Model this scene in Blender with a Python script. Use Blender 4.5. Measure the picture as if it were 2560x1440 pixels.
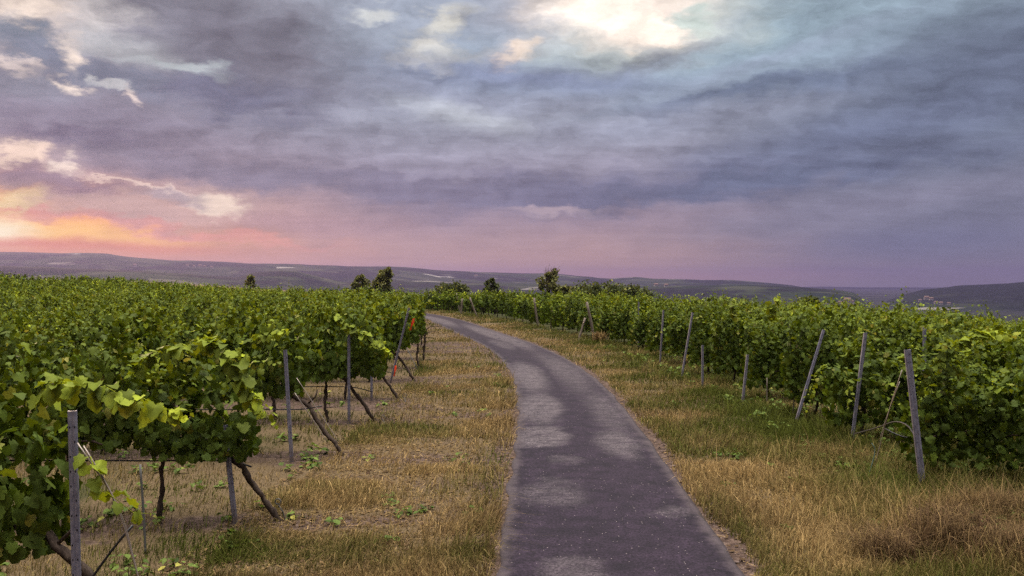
import bpy, math, random
import numpy as np
from mathutils import Vector

rad = math.radians
for o in list(bpy.data.objects):
    bpy.data.objects.remove(o, do_unlink=True)
scene = bpy.context.scene
COL = scene.collection

# ------------------------------------------------------------------ camera
EYE = 2.8            # eye height over the asphalt
FPX = 2130.0         # focal length in photograph pixels
HOR = 705.0          # horizon line in photograph pixels
cam_data = bpy.data.cameras.new("camera")
cam_data.sensor_width = 36.0
cam_data.lens = 36.0 * FPX / 2560.0
cam_data.clip_start = 0.1
cam_data.clip_end = 60000.0
cam = bpy.data.objects.new("camera", cam_data)
COL.objects.link(cam)
cam.location = (0.0, 0.0, EYE)
cam.rotation_euler = (rad(90) - math.atan((720.0 - HOR) / FPX), 0.0, 0.0)
scene.camera = cam

# ------------------------------------------------------------------ render / exposure
scene.render.engine = 'CYCLES'
scene.view_settings.view_transform = 'Standard'
scene.view_settings.look = 'None'
scene.view_settings.exposure = 0.0
scene.view_settings.gamma = 1.0
scene.view_settings.use_curve_mapping = False
cy = scene.cycles
cy.use_denoising = False
cy.max_bounces = 6
cy.diffuse_bounces = 2
cy.glossy_bounces = 2
cy.transmission_bounces = 3
cy.transparent_max_bounces = 8
cy.volume_bounces = 1
cy.caustics_reflective = False
cy.caustics_refractive = False
cy.sample_clamp_indirect = 4.0

SUN_AZ, SUN_EL = -32.0, 9.0       # degrees, azimuth from the view direction


def lin(c):
    """sRGB 0-255 to linear."""
    out = []
    for v in c[:3]:
        v = v / 255.0
        out.append(v / 12.92 if v <= 0.04045 else ((v + 0.055) / 1.055) ** 2.4)
    return (out[0], out[1], out[2], 1.0)


class NT:
    """short-hand for building node trees"""
    def __init__(self, tree):
        self.t = tree
        self.n = tree.nodes
        self.l = tree.links

    def new(self, kind, **kw):
        nd = self.n.new(kind)
        for k, v in kw.items():
            setattr(nd, k, v)
        return nd

    def put(self, sock, v):
        if v is None:
            return
        if hasattr(v, 'is_output'):
            self.l.new(v, sock)
        else:
            sock.default_value = v

    def math(self, op, a, b=None, c=None, clamp=False):
        nd = self.new('ShaderNodeMath', operation=op, use_clamp=clamp)
        self.put(nd.inputs[0], a)
        self.put(nd.inputs[1], b)
        self.put(nd.inputs[2], c)
        return nd.outputs[0]

    def vmath(self, op, a, b=None, c=None):
        nd = self.new('ShaderNodeVectorMath', operation=op)
        self.put(nd.inputs[0], a)
        self.put(nd.inputs[1], b)
        if c is not None:
            self.put(nd.inputs[2], c)
        return nd.outputs[0]

    def mix(self, f, a, b, blend='MIX'):
        nd = self.new('ShaderNodeMix', data_type='RGBA', blend_type=blend)
        self.put(nd.inputs[0], f)
        self.put(nd.inputs[6], a)
        self.put(nd.inputs[7], b)
        return nd.outputs[2]

    def ramp01(self, v, lo, hi, smooth=True, o0=0.0, o1=1.0):
        nd = self.new('ShaderNodeMapRange')
        nd.interpolation_type = 'SMOOTHSTEP' if smooth else 'LINEAR'
        nd.clamp = True
        self.put(nd.inputs[0], v)
        self.put(nd.inputs[1], lo)
        self.put(nd.inputs[2], hi)
        self.put(nd.inputs[3], o0)
        self.put(nd.inputs[4], o1)
        return nd.outputs[0]

    def noise(self, vec, scale, detail=4.0, rough=0.55, color=False, dist=0.0):
        nd = self.new('ShaderNodeTexNoise')
        self.put(nd.inputs['Vector'], vec)
        nd.inputs['Scale'].default_value = scale
        nd.inputs['Detail'].default_value = detail
        nd.inputs['Roughness'].default_value = rough
        nd.inputs['Distortion'].default_value = dist
        return nd.outputs['Color' if color else 'Fac']

    def ramp(self, v, stops, interp='LINEAR'):
        nd = self.new('ShaderNodeValToRGB')
        cr = nd.color_ramp
        cr.interpolation = interp
        while len(cr.elements) < len(stops):
            cr.elements.new(0.5)
        for e, (p, c) in zip(cr.elements, stops):
            e.position = p
            e.color = c
        self.put(nd.inputs[0], v)
        return nd.outputs[0]

    def combine(self, x, y, z=0.0):
        nd = self.new('ShaderNodeCombineXYZ')
        self.put(nd.inputs[0], x)
        self.put(nd.inputs[1], y)
        self.put(nd.inputs[2], z)
        return nd.outputs[0]

    def sep(self, v):
        nd = self.new('ShaderNodeSeparateXYZ')
        self.put(nd.inputs[0], v)
        return nd.outputs

    def blob(self, vec, cx, cy_, rx, ry, rot=0.0):
        """1 at the centre of an ellipse, falling to 0 at its rim"""
        mp = self.new('ShaderNodeMapping', vector_type='TEXTURE')
        self.put(mp.inputs['Vector'], vec)
        mp.inputs['Location'].default_value = (cx, cy_, 0)
        mp.inputs['Rotation'].default_value = (0, 0, rot)
        mp.inputs['Scale'].default_value = (rx, ry, 1)
        g = self.new('ShaderNodeTexGradient', gradient_type='SPHERICAL')
        self.l.new(mp.outputs[0], g.inputs[0])
        return g.outputs['Fac']


# ------------------------------------------------------------------ world: dusk sky with broken clouds
def px_dir(px, py):
    """azimuth and elevation (degrees) of a point of the photograph"""
    az = math.atan((px - 1280.0) / FPX)
    el = math.atan((HOR - py) / FPX * math.cos(az))
    return math.degrees(az), math.degrees(el)


def build_world():
    w = bpy.data.worlds.new("World")
    scene.world = w
    w.use_nodes = True
    w.node_tree.nodes.clear()
    N = NT(w.node_tree)
    tc = N.new('ShaderNodeTexCoord')
    d = tc.outputs['Generated']
    x, y, z = N.sep(d)
    az = N.math('MULTIPLY', N.math('ARCTAN2', x, y), 57.29578)
    el = N.math('MULTIPLY', N.math('ARCSINE', z), 57.29578)
    # cloud deck coordinates: a flat layer seen in perspective
    zz = N.math('ADD', N.math('MAXIMUM', z, 0.0), 0.10)
    deck = N.combine(N.math('DIVIDE', x, zz), N.math('DIVIDE', y, zz), 0.0)
    rot = N.new('ShaderNodeMapping')
    rot.inputs['Rotation'].default_value = (0, 0, rad(-24))
    rot.inputs['Scale'].default_value = (0.34, 1.0, 1.0)
    N.l.new(deck, rot.inputs['Vector'])
    deckr = rot.outputs[0]
    puff = N.combine(N.math('MULTIPLY', az, 0.06), N.math('MULTIPLY', el, 0.13), 0.0)
    nA = N.noise(deckr, 1.1, 6.0, 0.58, color=True)
    nB = N.noise(puff, 4.2, 9.0, 0.61, color=True)
    off = N.vmath('MULTIPLY_ADD', N.vmath('SUBTRACT', nA, (0.5, 0.5, 0.5)), (0.45, 0.45, 0.0), N.vmath('SUBTRACT', nB, (0.5, 0.5, 0.5)))
    P0 = N.combine(az, el, 0.0)
    P = N.vmath('MULTIPLY_ADD', off, (7.0, 4.4, 0.0), P0)
    Psoft = N.vmath('MULTIPLY_ADD', off, (5.0, 1.1, 0.0), P0)
    px_, py_, _ = N.sep(P)
    sx, sy, _ = N.sep(Psoft)

    def stops(lst):
        return [(max(0.0, min(1.0, px_dir(1280, yy)[1] / 20.0)), lin(c)) for yy, c in lst]
    e01 = N.math('DIVIDE', sy, 20.0, clamp=True)
    left = N.ramp(e01, stops([(700, (240, 160, 118)), (640, (246, 170, 118)), (600, (250, 178, 122)), (540, (222, 172, 145)), (450, (168, 146, 155)), (340, (140, 132, 150)), (180, (150, 150, 163)), (40, (160, 158, 168))]))
    mid = N.ramp(e01, stops([(700, (226, 176, 154)), (650, (212, 172, 160)), (560, (176, 154, 164)), (490, (150, 141, 160)), (400, (160, 156, 176)), (300, (158, 163, 182)), (200, (146, 156, 184)), (100, (160, 172, 192))]))
    right = N.ramp(e01, stops([(715, (156, 144, 152)), (650, (138, 136, 152)), (560, (130, 132, 152)), (460, (122, 128, 150)), (350, (116, 128, 152)), (230, (112, 126, 152)), (120, (128, 146, 168)), (0, (146, 168, 184))]))
    c = N.mix(N.ramp01(sx, -26.0, -4.0), left, mid)
    c = N.mix(N.ramp01(sx, 4.0, 26.0), c, right)

    CREAM = (255, 232, 212)
    # (x, y, rx, ry, tilt, colour, strength, hardness)
    B = [
        (620, 110, 520, 190, 14, (120, 118, 132), .95, .55),
        (560, 230, 380, 85, 8, (112, 114, 140), .9, .6),
        (980, 110, 260, 130, -10, (160, 172, 190), .6, .8),
        (210, 30, 170, 110, 0, (222, 214, 210), .75, .6),
        (40, 5, 170, 95, 6, CREAM, 1, .46),
        (310, 125, 230, 60, 12, (200, 202, 204), .65, .8),
        (70, 105, 160, 60, 18, (126, 138, 156), .95, .4),
        (230, 178, 290, 52, 12, (128, 134, 154), .95, .4),
        (190, 135, 66, 52, 60, CREAM, .95, .8),
        (35, 165, 110, 30, 22, (250, 226, 212), .9, .8),
        (70, 218, 190, 70, 5, (138, 140, 156), .9, .5),
        (168, 210, 50, 26, 20, CREAM, .9, .8),
        (280, 214, 95, 15, 8, (225, 222, 218), .6, .5),
        (345, 246, 46, 22, 30, (255, 228, 214), .85, .8),
        (440, 160, 170, 30, 6, (196, 206, 208), .8, .6),
        (250, 310, 520, 85, 5, (142, 134, 154), .7, .8),
        (200, 348, 380, 34, 4, (122, 112, 136), .8, .6),
        (0, 548, 620, 180, 0, (262, 172, 104), .95, .85),
        (40, 376, 125, 28, 3, (255, 222, 198), 1, .50),
        (168, 412, 66, 36, -10, (255, 230, 212), 1, .48),
        (110, 448, 330, 55, 9, (160, 136, 148), .95, .50),
        (150, 484, 160, 32, -8, (160, 128, 138), .9, .4),
        (20, 505, 150, 46, 0, (255, 222, 160), 1, .50),
        (85, 542, 100, 36, 0, (240, 160, 138), .95, .4),
        (40, 578, 640, 52, 2, (285, 226, 122), 1, .75),
        (-20, 578, 190, 60, 0, (280, 262, 220), 1, .7),
        (760, 560, 460, 60, 4, (196, 162, 168), .6, .8),
        (460, 580, 560, 24, 4, (250, 172, 152), .8, .6),
        (310, 525, 320, 60, 3, (212, 178, 168), .9, .4),
        (300, 558, 300, 20, 3, (222, 158, 146), .8, .6),
        (545, 502, 120, 40, 4, (255, 230, 208), 1, .4),
        (360, 456, 190, 10, 6, (255, 222, 204), .95, .4),
        (410, 478, 150, 30, 4, (184, 168, 172), .8, .5),
        (100, 612, 700, 24, 1, (240, 140, 100), .8, .7),
        (640, 424, 620, 58, 4, (138, 130, 147), .9, .5),
        (1150, 462, 640, 50, 3, (136, 131, 154), .85, .6),
        (1650, 462, 760, 80, -4, (121, 121, 147), .9, .6),
        (1150, 286, 260, 46, 12, (200, 206, 216), .75, .8),
        (930, 44, 90, 32, 10, (218, 220, 216), .8, .6),
        (1120, 62, 120, 46, -25, (228, 224, 210), .85, .6),
        (1100, 136, 170, 36, -4, (234, 226, 210), .85, .6),
        (1440, 150, 560, 110, 0, (164, 190, 210), .8, .8),
        (1950, 70, 640, 190, -12, (156, 184, 200), .85, .8),
        (1290, 130, 90, 30, -10, (255, 230, 208), .95, .5),
        (1330, 190, 560, 58, 4, (126, 138, 174), .85, .7),
        (1660, 122, 290, 60, -16, (112, 126, 162), .95, .5),
        (1640, 60, 420, 130, -8, (204, 220, 212), .85, .6),
        (1550, 0, 300, 120, 0, (280, 260, 240), 1, .46),
        (1640, 66, 130, 52, 0, (275, 254, 234), 1, .48),
        (1745, 45, 75, 50, 0, (200, 216, 208), .9, .4),
        (1900, 226, 560, 44, -6, (106, 122, 152), .85, .6),
        (1860, 172, 640, 34, -15, (152, 168, 192), .7, .8),
        (2480, 190, 560, 200, -15, (98, 110, 136), .9, .8),
        (1700, 305, 560, 64, -5, (152, 158, 182), .7, .8),
        (2100, 345, 700, 90, -9, (106, 118, 150), .8, .7),
        (2050, 420, 800, 66, -7, (106, 116, 144), .9, .6),
        (2150, 520, 760, 70, -8, (142, 140, 160), .75, .7),
        (1390, 514, 170, 24, 0, (194, 174, 182), .85, .6),
        (2300, 600, 640, 70, -3, (120, 124, 152), .7, .8),
        (1250, 694, 1100, 34, 0, (214, 164, 166), .7, .8),
    ]
    for (bx, by, rx, ry, tilt, colr, st, hard) in B:
        a0, e0 = px_dir(bx, by)
        k = math.degrees(1.0 / FPX)
        ca = math.cos(rad(a0))
        if hard <= .5 and colr[0] > 240:
            # light bleeding through the thin rim of the opening
            g = N.blob(Psoft, a0, e0, 1.5 * rx * k * ca * ca, 1.7 * ry * k * ca, -rad(tilt))
            c = N.mix(N.ramp01(g, 0.0, .9, True, 0.0, .42), c, lin((colr[0] - 34, colr[1] - 36, colr[2] - 26)))
        g = N.blob(P if (hard < .65 or rx < 112) else Psoft, a0, e0, rx * k * ca * ca, ry * k * ca, -rad(tilt))
        f = N.ramp01(g, 0.0, min(1.0, hard + .26), True, 0.0, st)
        c = N.mix(f, c, lin(colr))
    # cloud texture: streaks in the deck and soft billows
    nD = N.noise(deckr, 3.4, 8.0, 0.62)
    lit = N.vmath('ADD', N.vmath('MULTIPLY_ADD', off, (0.25, 0.35, 0.0), puff), (-0.05, 0.075, 0.0))
    nE = N.noise(N.vmath('MULTIPLY_ADD', off, (0.25, 0.35, 0.0), puff), 2.6, 8.0, 0.62)
    nF = N.noise(lit, 2.6, 5.0, 0.6)
    relief = N.math('MULTIPLY', N.math('SUBTRACT', nE, nF), 1.2)
    t = N.math('ADD', N.math('MULTIPLY', nD, 0.62), N.math('MULTIPLY', nE, 0.38))
    gain = N.math('ADD', N.ramp01(t, 0.30, 0.70, False, 0.72, 1.38), relief)
    gain = N.math('MAXIMUM', gain, 0.6)
    fade = N.ramp01(el, 1.0, 9.0, True, 0.25, 1.0)
    gain = N.math('MULTIPLY_ADD', N.math('SUBTRACT', gain, 1.0), fade, 1.0)
    c = N.vmath('SCALE', c, None)
    c.node.inputs[3].default_value = 1.0
    N.l.new(gain, c.node.inputs[3])
    hsv = N.new('ShaderNodeHueSaturation')
    N.l.new(N.ramp01(el, 4.0, 10.0, True, 1.0, 0.84), hsv.inputs['Saturation'])
    N.l.new(c, hsv.inputs['Color'])
    c = hsv.outputs[0]
    # unseen sky overhead is brightened beyond the visible clouds to light the ground
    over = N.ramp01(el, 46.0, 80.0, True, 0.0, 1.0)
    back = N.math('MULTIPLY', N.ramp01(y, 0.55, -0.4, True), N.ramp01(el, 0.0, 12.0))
    c = N.mix(back, c, (0.085, 0.092, 0.125, 1.0))  # unseen sky behind the camera darkened to deepen shade on facing leaves
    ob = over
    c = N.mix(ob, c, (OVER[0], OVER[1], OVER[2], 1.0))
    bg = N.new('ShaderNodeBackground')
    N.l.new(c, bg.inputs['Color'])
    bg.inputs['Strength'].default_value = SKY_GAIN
    # the clear sky above the clouds
    sky = N.new('ShaderNodeTexSky', sky_type='NISHITA')
    sky.sun_disc = False
    sky.sun_elevation = rad(SUN_EL)
    sky.sun_rotation = rad(SUN_AZ)
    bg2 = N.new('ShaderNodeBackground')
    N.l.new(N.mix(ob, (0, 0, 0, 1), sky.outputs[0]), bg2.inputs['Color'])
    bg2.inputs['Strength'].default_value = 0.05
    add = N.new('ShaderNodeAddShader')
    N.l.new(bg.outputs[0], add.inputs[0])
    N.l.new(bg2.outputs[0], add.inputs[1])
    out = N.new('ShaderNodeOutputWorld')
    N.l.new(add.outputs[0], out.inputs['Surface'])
    w.cycles.sampling_method = 'MANUAL'
    w.cycles.sample_map_resolution = 512


OVER = (14.2, 13.1, 12.1)  # added fill radiance of the overhead sky, out of view
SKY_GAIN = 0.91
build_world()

sun_data = bpy.data.lights.new("sun", 'SUN')
sun_data.energy = 2.0
sun_data.angle = rad(14)
sun_data.color = (1.0, 0.70, 0.44)
sun = bpy.data.objects.new("sun", sun_data)
COL.objects.link(sun)
sd = Vector((math.sin(rad(SUN_AZ)) * math.cos(rad(SUN_EL)), math.cos(rad(SUN_AZ)) * math.cos(rad(SUN_EL)), math.sin(rad(SUN_EL))))
sun.rotation_euler = sd.to_track_quat('Z', 'Y').to_euler()

# ------------------------------------------------------------------ helpers
def vnoise(x, y, seed=0):
    xi = np.floor(x).astype(np.int64)
    yi = np.floor(y).astype(np.int64)
    fx = x - xi
    fy = y - yi
    fx = fx * fx * (3 - 2 * fx)
    fy = fy * fy * (3 - 2 * fy)

    def h(a, b):
        n = (a * 374761393 + b * 668265263 + seed * 974634777) & 0x7fffffff
        n = ((n ^ (n >> 13)) * 1274126177) & 0x7fffffff
        n = n ^ (n >> 16)
        return (n & 0xffff) / 65535.0
    a = h(xi, yi) * (1 - fx) + h(xi + 1, yi) * fx
    b = h(xi, yi + 1) * (1 - fx) + h(xi + 1, yi + 1) * fx
    return a * (1 - fy) + b * fy


def fbm(x, y, seed=0, octaves=4):
    x = np.asarray(x, dtype=float)
    y = np.asarray(y, dtype=float)
    s, a, tot = 0.0, 1.0, 0.0
    for i in range(octaves):
        s = s + a * (vnoise(x * 2 ** i, y * 2 ** i, seed + i * 17) - 0.5)
        tot += a
        a *= 0.5
    return s / tot


def sstep(x, a, b):
    t = np.clip((np.asarray(x, dtype=float) - a) / (b - a), 0, 1)
    return t * t * (3 - 2 * t)


def mesh_np(name, verts, polys, mats=(), mat_idx=None, color=None, smooth=False, uv=None):
    """polys: list of (n, k) int arrays"""
    me = bpy.data.meshes.new(name)
    verts = np.asarray(verts, dtype=np.float32)
    me.vertices.add(len(verts))
    me.vertices.foreach_set('co', verts.ravel())
    polys = [np.asarray(p, dtype=np.int32) for p in polys if len(p)]
    loops = np.concatenate([p.ravel() for p in polys])
    tot = np.concatenate([np.full(len(p), p.shape[1], dtype=np.int32) for p in polys])
    start = np.concatenate([[0], np.cumsum(tot)[:-1]]).astype(np.int32)
    me.loops.add(len(loops))
    me.loops.foreach_set('vertex_index', loops)
    me.polygons.add(len(tot))
    me.polygons.foreach_set('loop_start', start)
    me.polygons.foreach_set('loop_total', tot)
    if mat_idx is not None:
        me.polygons.foreach_set('material_index', np.asarray(mat_idx, dtype=np.int32))
    if smooth:
        me.polygons.foreach_set('use_smooth', np.ones(len(tot), dtype=bool))
    if color is not None:
        at = me.color_attributes.new('var', 'FLOAT_COLOR', 'POINT')
        cc = np.ones((len(verts), 4), dtype=np.float32)
        cc[:, :color.shape[1]] = color
        at.data.foreach_set('color', cc.ravel())
    if uv is not None:
        ul = me.uv_layers.new(name='UVMap')
        ul.data.foreach_set('uv', np.asarray(uv, dtype=np.float32)[loops].ravel())
    me.update(calc_edges=True)
    me.validate()
    for m in mats:
        me.materials.append(m)
    return me


class MB:
    """collects pieces into one mesh"""
    def __init__(self):
        self.v, self.q, self.t, self.qm, self.tm, self.n = [], [], [], [], [], 0

    def add(self, verts, quads=None, tris=None, m=0):
        verts = np.asarray(verts, dtype=float)
        if quads is not None and len(quads):
            self.q.append(np.asarray(quads) + self.n)
            self.qm += [m] * len(quads)
        if tris is not None and len(tris):
            self.t.append(np.asarray(tris) + self.n)
            self.tm += [m] * len(tris)
        self.v.append(verts)
        self.n += len(verts)

    def tube(self, pts, radii, sides=7, m=0, wob=0.0, rng=None, cap=True):
        pts = np.asarray(pts, dtype=float)
        n = len(pts)
        radii = np.broadcast_to(np.asarray(radii, dtype=float), (n,))
        tan = np.gradient(pts, axis=0)
        tan /= np.linalg.norm(tan, axis=1)[:, None] + 1e-9
        ref = np.array([0.0, 0.0, 1.0]) if abs(tan[0, 2]) < 0.9 else np.array([1.0, 0, 0])
        a = np.cross(tan[0], ref)
        a /= np.linalg.norm(a)
        rings = []
        for i in range(n):
            a = a - tan[i] * np.dot(a, tan[i])
            a /= np.linalg.norm(a) + 1e-9
            b = np.cross(tan[i], a)
            th = np.linspace(0, 2 * math.pi, sides, endpoint=False)
            rr = np.full(sides, radii[i])
            if wob and rng is not None:
                rr = rr * (1 + wob * rng.uniform(-1, 1, sides))
            rings.append(pts[i] + (np.cos(th) * rr)[:, None] * a + (np.sin(th) * rr)[:, None] * b)
        v = np.concatenate(rings)
        q = []
        for i in range(n - 1):
            for k in range(sides):
                k2 = (k + 1) % sides
                q.append((i * sides + k, i * sides + k2, (i + 1) * sides + k2, (i + 1) * sides + k))
        t = []
        if cap:
            v = np.concatenate([v, pts[[0, -1]]])
            c0, c1 = n * sides, n * sides + 1
            for k in range(sides):
                k2 = (k + 1) % sides
                t.append((c0, k2, k))
                t.append((c1, (n - 1) * sides + k, (n - 1) * sides + k2))
        self.add(v, q, t, m)

    def gnarl(self, pts, radii, sides, rng, amp=.006):
        pts = np.asarray(pts, float)
        seg = np.concatenate([[0], np.cumsum(np.linalg.norm(np.diff(pts, axis=0), axis=1))])
        n = max(6, int(seg[-1] / .055))
        s = np.linspace(0, seg[-1], n)
        p = np.stack([np.interp(s, seg, pts[:, i]) for i in range(3)], 1)
        r = np.interp(s, seg, radii) * rng.uniform(.78, 1.25, n)
        p[1:-1] += rng.normal(0, amp, (n - 2, 3))
        self.tube(p, r, sides, 0, .22, rng)

    def box(self, lo, hi, m=0):
        (x0, y0, z0), (x1, y1, z1) = lo, hi
        v = [(x0, y0, z0), (x1, y0, z0), (x1, y1, z0), (x0, y1, z0), (x0, y0, z1), (x1, y0, z1), (x1, y1, z1), (x0, y1, z1)]
        q = [(0, 3, 2, 1), (4, 5, 6, 7), (0, 1, 5, 4), (1, 2, 6, 5), (2, 3, 7, 6), (3, 0, 4, 7)]
        self.add(v, q, None, m)

    def mesh(self, name, mats, smooth=False):
        polys, mi = [], []
        if self.q:
            polys.append(np.concatenate(self.q))
            mi += self.qm
        if self.t:
            polys.append(np.concatenate(self.t))
            mi += self.tm
        return mesh_np(name, np.concatenate(self.v), polys, mats, mi, smooth=smooth)


def link(name, data, parent=None, loc=None):
    o = bpy.data.objects.new(name, data)
    COL.objects.link(o)
    if parent is not None:
        o.parent = parent
    if loc is not None:
        o.location = loc
    return o


def tag(o, label=None, cat=None, group=None, kind=None):
    if label:
        o['label'] = label
    if cat:
        o['category'] = cat
    if group:
        o['group'] = group
    if kind:
        o['kind'] = kind
    return o


def thing(name, loc, label, cat, group=None):
    return tag(link(name, None, None, loc), label, cat, group)


ONES = 'first second third fourth fifth sixth seventh eighth ninth tenth eleventh twelfth thirteenth fourteenth fifteenth sixteenth seventeenth eighteenth nineteenth twentieth'.split()
TENS = {20: 'twenty', 30: 'thirty', 40: 'forty'}


def ordinal(i):
    """0 -> first"""
    if i < 20:
        return ONES[i]
    n = i + 1
    t = n // 10 * 10
    if n == t:
        return TENS[t][:-1] + 'ieth'
    return TENS[t] + '-' + ONES[n - t - 1]


# ------------------------------------------------------------------ the lie of the land
RY = np.array([-14, 0, 8.1, 12, 16.9, 20.2, 24, 27.7, 30.6, 32.6, 38.5, 48, 56, 63, 72, 80, 88, 95, 100, 104.0])
RX = np.array([.6, .85, 1.02, 1.16, 1.28, 1.33, 1.26, 1.08, .82, .62, -.2, -2.1, -3.6, -5.0, -7.4, -10.6, -16, -24.5, -36, -54.0])
RHW = 1.18           # half width of the asphalt
_yd = np.linspace(-14, 104, 1181)
_xd = np.interp(_yd, RY, RX)
_k = np.ones(41) / 41.0
_xs = np.convolve(np.pad(_xd, 20, mode='edge'), _k, 'valid')
_xs[:25] = _xd[:25]
_xs[-25:] = _xd[-25:]


def road_x(y):
    return np.interp(y, _yd, _xs)


_slope = np.gradient(_xs, _yd)


def road_t(x, y):
    """signed distance from the road's middle line, in metres (good near the road)"""
    s = np.interp(y, _yd, _slope)
    return (np.asarray(x) - road_x(y)) / np.sqrt(1 + s * s)


def land(x, y):
    x = np.asarray(x, dtype=float)
    y = np.asarray(y, dtype=float)
    xl = np.clip(-x - 5, 0, 75)
    z = 0.00057 * xl ** 2 * sstep(y, 0, 60)
    xr = np.clip(x - np.where(y < 104, road_x(np.clip(y, -14, 104)), -54) - 6.2, 0, 400)
    z = z - np.minimum(0.060 * xr + 0.0002 * xr ** 2, 85)
    r = np.sqrt(x * x + y * y)
    z = z - 92 * sstep(r, 165, 1200)
    return np.maximum(z, -90.0)


def bumps(x, y):
    t = np.abs(road_t(x, y))
    near = sstep(t, 1.25, 2.2)
    z = near * (0.10 * fbm(x * 0.7, y * 0.7, 5, 3) + 0.05 * fbm(x * 3.0, y * 3.0, 9, 2))
    # rough bank at the right front corner
    z = z + 0.22 * np.exp(-((x - 5.2) / 1.1) ** 2 - ((y - 9.0) / 1.0) ** 2) - 0.16 * np.exp(-((x - 3.75) / .4) ** 2 - ((y - 8.9) / .6) ** 2)
    return z * sstep(300 - np.hypot(x, y), 0, 150) + np.where(t < 1.25, -0.02, 0.0) * np.where(np.asarray(y) < 104, 1, 0)


def gz(x, y):
    return land(x, y) + bumps(x, y)


def at_px(px, py, depth):
    """a place from its line of sight and its distance"""
    return np.array([(px - 1280) / FPX * depth, depth, EYE - (py - HOR) / FPX * depth])


# ------------------------------------------------------------------ materials
def new_mat(name):
    m = bpy.data.materials.new(name)
    m.use_nodes = True
    m.node_tree.nodes.clear()
    N = NT(m.node_tree)
    out = N.new('ShaderNodeOutputMaterial')
    return m, N, out


def principled(N, out, color, rough=0.8, spec=0.3, metal=0.0, normal=None):
    p = N.new('ShaderNodeBsdfPrincipled')
    N.put(p.inputs['Base Color'], color)
    N.put(p.inputs['Roughness'], rough)
    p.inputs['Specular IOR Level'].default_value = spec
    p.inputs['Metallic'].default_value = metal
    if normal is not None:
        N.l.new(normal, p.inputs['Normal'])
    if out is not None:
        N.l.new(p.outputs[0], out.inputs['Surface'])
    return p


def bump(N, h, strength, dist):
    b = N.new('ShaderNodeBump')
    b.inputs['Strength'].default_value = strength
    b.inputs['Distance'].default_value = dist
    N.l.new(h, b.inputs['Height'])
    return b.outputs[0]


def leaf_material(name, old, young, under, trans=0.3):
    m, N, out = new_mat(name)
    a = N.new('ShaderNodeAttribute', attribute_name='var')
    r, g, b = N.sep(a.outputs['Vector'])
    tc = N.new('ShaderNodeTexCoord')
    c = N.mix(r, old, young)
    c = N.mix(N.ramp01(g, 0.95, 1.0), c, (0.22, 0.20, 0.045, 1))
    val = N.ramp01(g, 0.0, 0.95, False, 0.45, 1.6)
    patch = N.ramp01(N.noise(tc.outputs['Object'], 22.0, 3.0), 0.3, 0.7, False, 0.8, 1.2)
    c = N.vmath('SCALE', c)
    N.l.new(N.math('MULTIPLY', val, patch), c.node.inputs[3])
    geo = N.new('ShaderNodeNewGeometry')
    c2 = N.mix(N.math('MULTIPLY', geo.outputs['Backfacing'], 0.55), c, under)
    p = principled(N, None, c2, 0.6, 0.08)
    tr = N.new('ShaderNodeBsdfTranslucent')
    tcx = N.vmath('MULTIPLY', c, (1.7, 1.55, 0.8))
    N.l.new(tcx, tr.inputs['Color'])
    mx = N.new('ShaderNodeMixShader')
    mx.inputs[0].default_value = trans
    N.l.new(p.outputs[0], mx.inputs[1])
    N.l.new(tr.outputs[0], mx.inputs[2])
    N.l.new(mx.outputs[0], out.inputs['Surface'])
    return m


M_LEAF = leaf_material('vine_leaf', (0.046, 0.078, 0.0068, 1), (0.36, 0.425, 0.022, 1), (0.060, 0.085, 0.022, 1), 0.16)
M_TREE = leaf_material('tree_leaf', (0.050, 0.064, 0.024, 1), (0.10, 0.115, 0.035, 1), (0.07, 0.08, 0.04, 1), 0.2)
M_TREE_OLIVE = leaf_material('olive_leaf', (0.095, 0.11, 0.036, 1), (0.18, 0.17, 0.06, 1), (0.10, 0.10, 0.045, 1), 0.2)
M_WEED = leaf_material('weed_leaf', (0.07, 0.11, 0.025, 1), (0.14, 0.19, 0.04, 1), (0.12, 0.15, 0.06, 1), 0.25)


def bark_material():
    m, N, out = new_mat('vine_bark')
    tc = N.new('ShaderNodeTexCoord')
    mp = N.new('ShaderNodeMapping')
    mp.inputs['Scale'].default_value = (30, 30, 5)
    N.l.new(tc.outputs['Object'], mp.inputs['Vector'])
    n = N.noise(mp.outputs[0], 1.5, 6.0, 0.65)
    c = N.ramp(n, [(0.25, (0.020, 0.015, 0.012, 1)), (0.55, (0.065, 0.047, 0.037, 1)), (0.8, (0.15, 0.115, 0.09, 1))])
    principled(N, out, c, 0.95, 0.15, normal=bump(N, n, 0.8, 0.01))
    return m


M_BARK = bark_material()


def metal_material(name, c0, c1, metal=0.55, rough=0.5):
    m, N, out = new_mat(name)
    tc = N.new('ShaderNodeTexCoord')
    n = N.noise(tc.outputs['Object'], 14.0, 5.0, 0.6)
    n2 = N.noise(tc.outputs['Object'], 90.0, 3.0, 0.6)
    c = N.mix(N.ramp01(n, 0.3, 0.7), c0, c1)
    z = N.sep(tc.outputs['Object'])[2]
    rust = N.math('MULTIPLY', N.ramp01(n2, 0.52, 0.68), N.ramp01(n, 0.45, 0.65))
    c = N.mix(N.math('MULTIPLY', rust, 0.7), c, (0.10, 0.055, 0.035, 1))
    mud = N.math('MULTIPLY', N.ramp01(z, 0.32, 0.0), N.ramp01(n, 0.3, 0.6))
    c = N.mix(mud, c, (0.14, 0.10, 0.075, 1))
    principled(N, out, c, N.ramp01(n2, 0.3, 0.7, False, rough - 0.1, rough + 0.15), 0.4, metal)
    return m


M_POST = metal_material('galvanised_steel', (0.14, 0.135, 0.19, 1), (0.27, 0.265, 0.34, 1), 0.3, 0.5)


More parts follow.
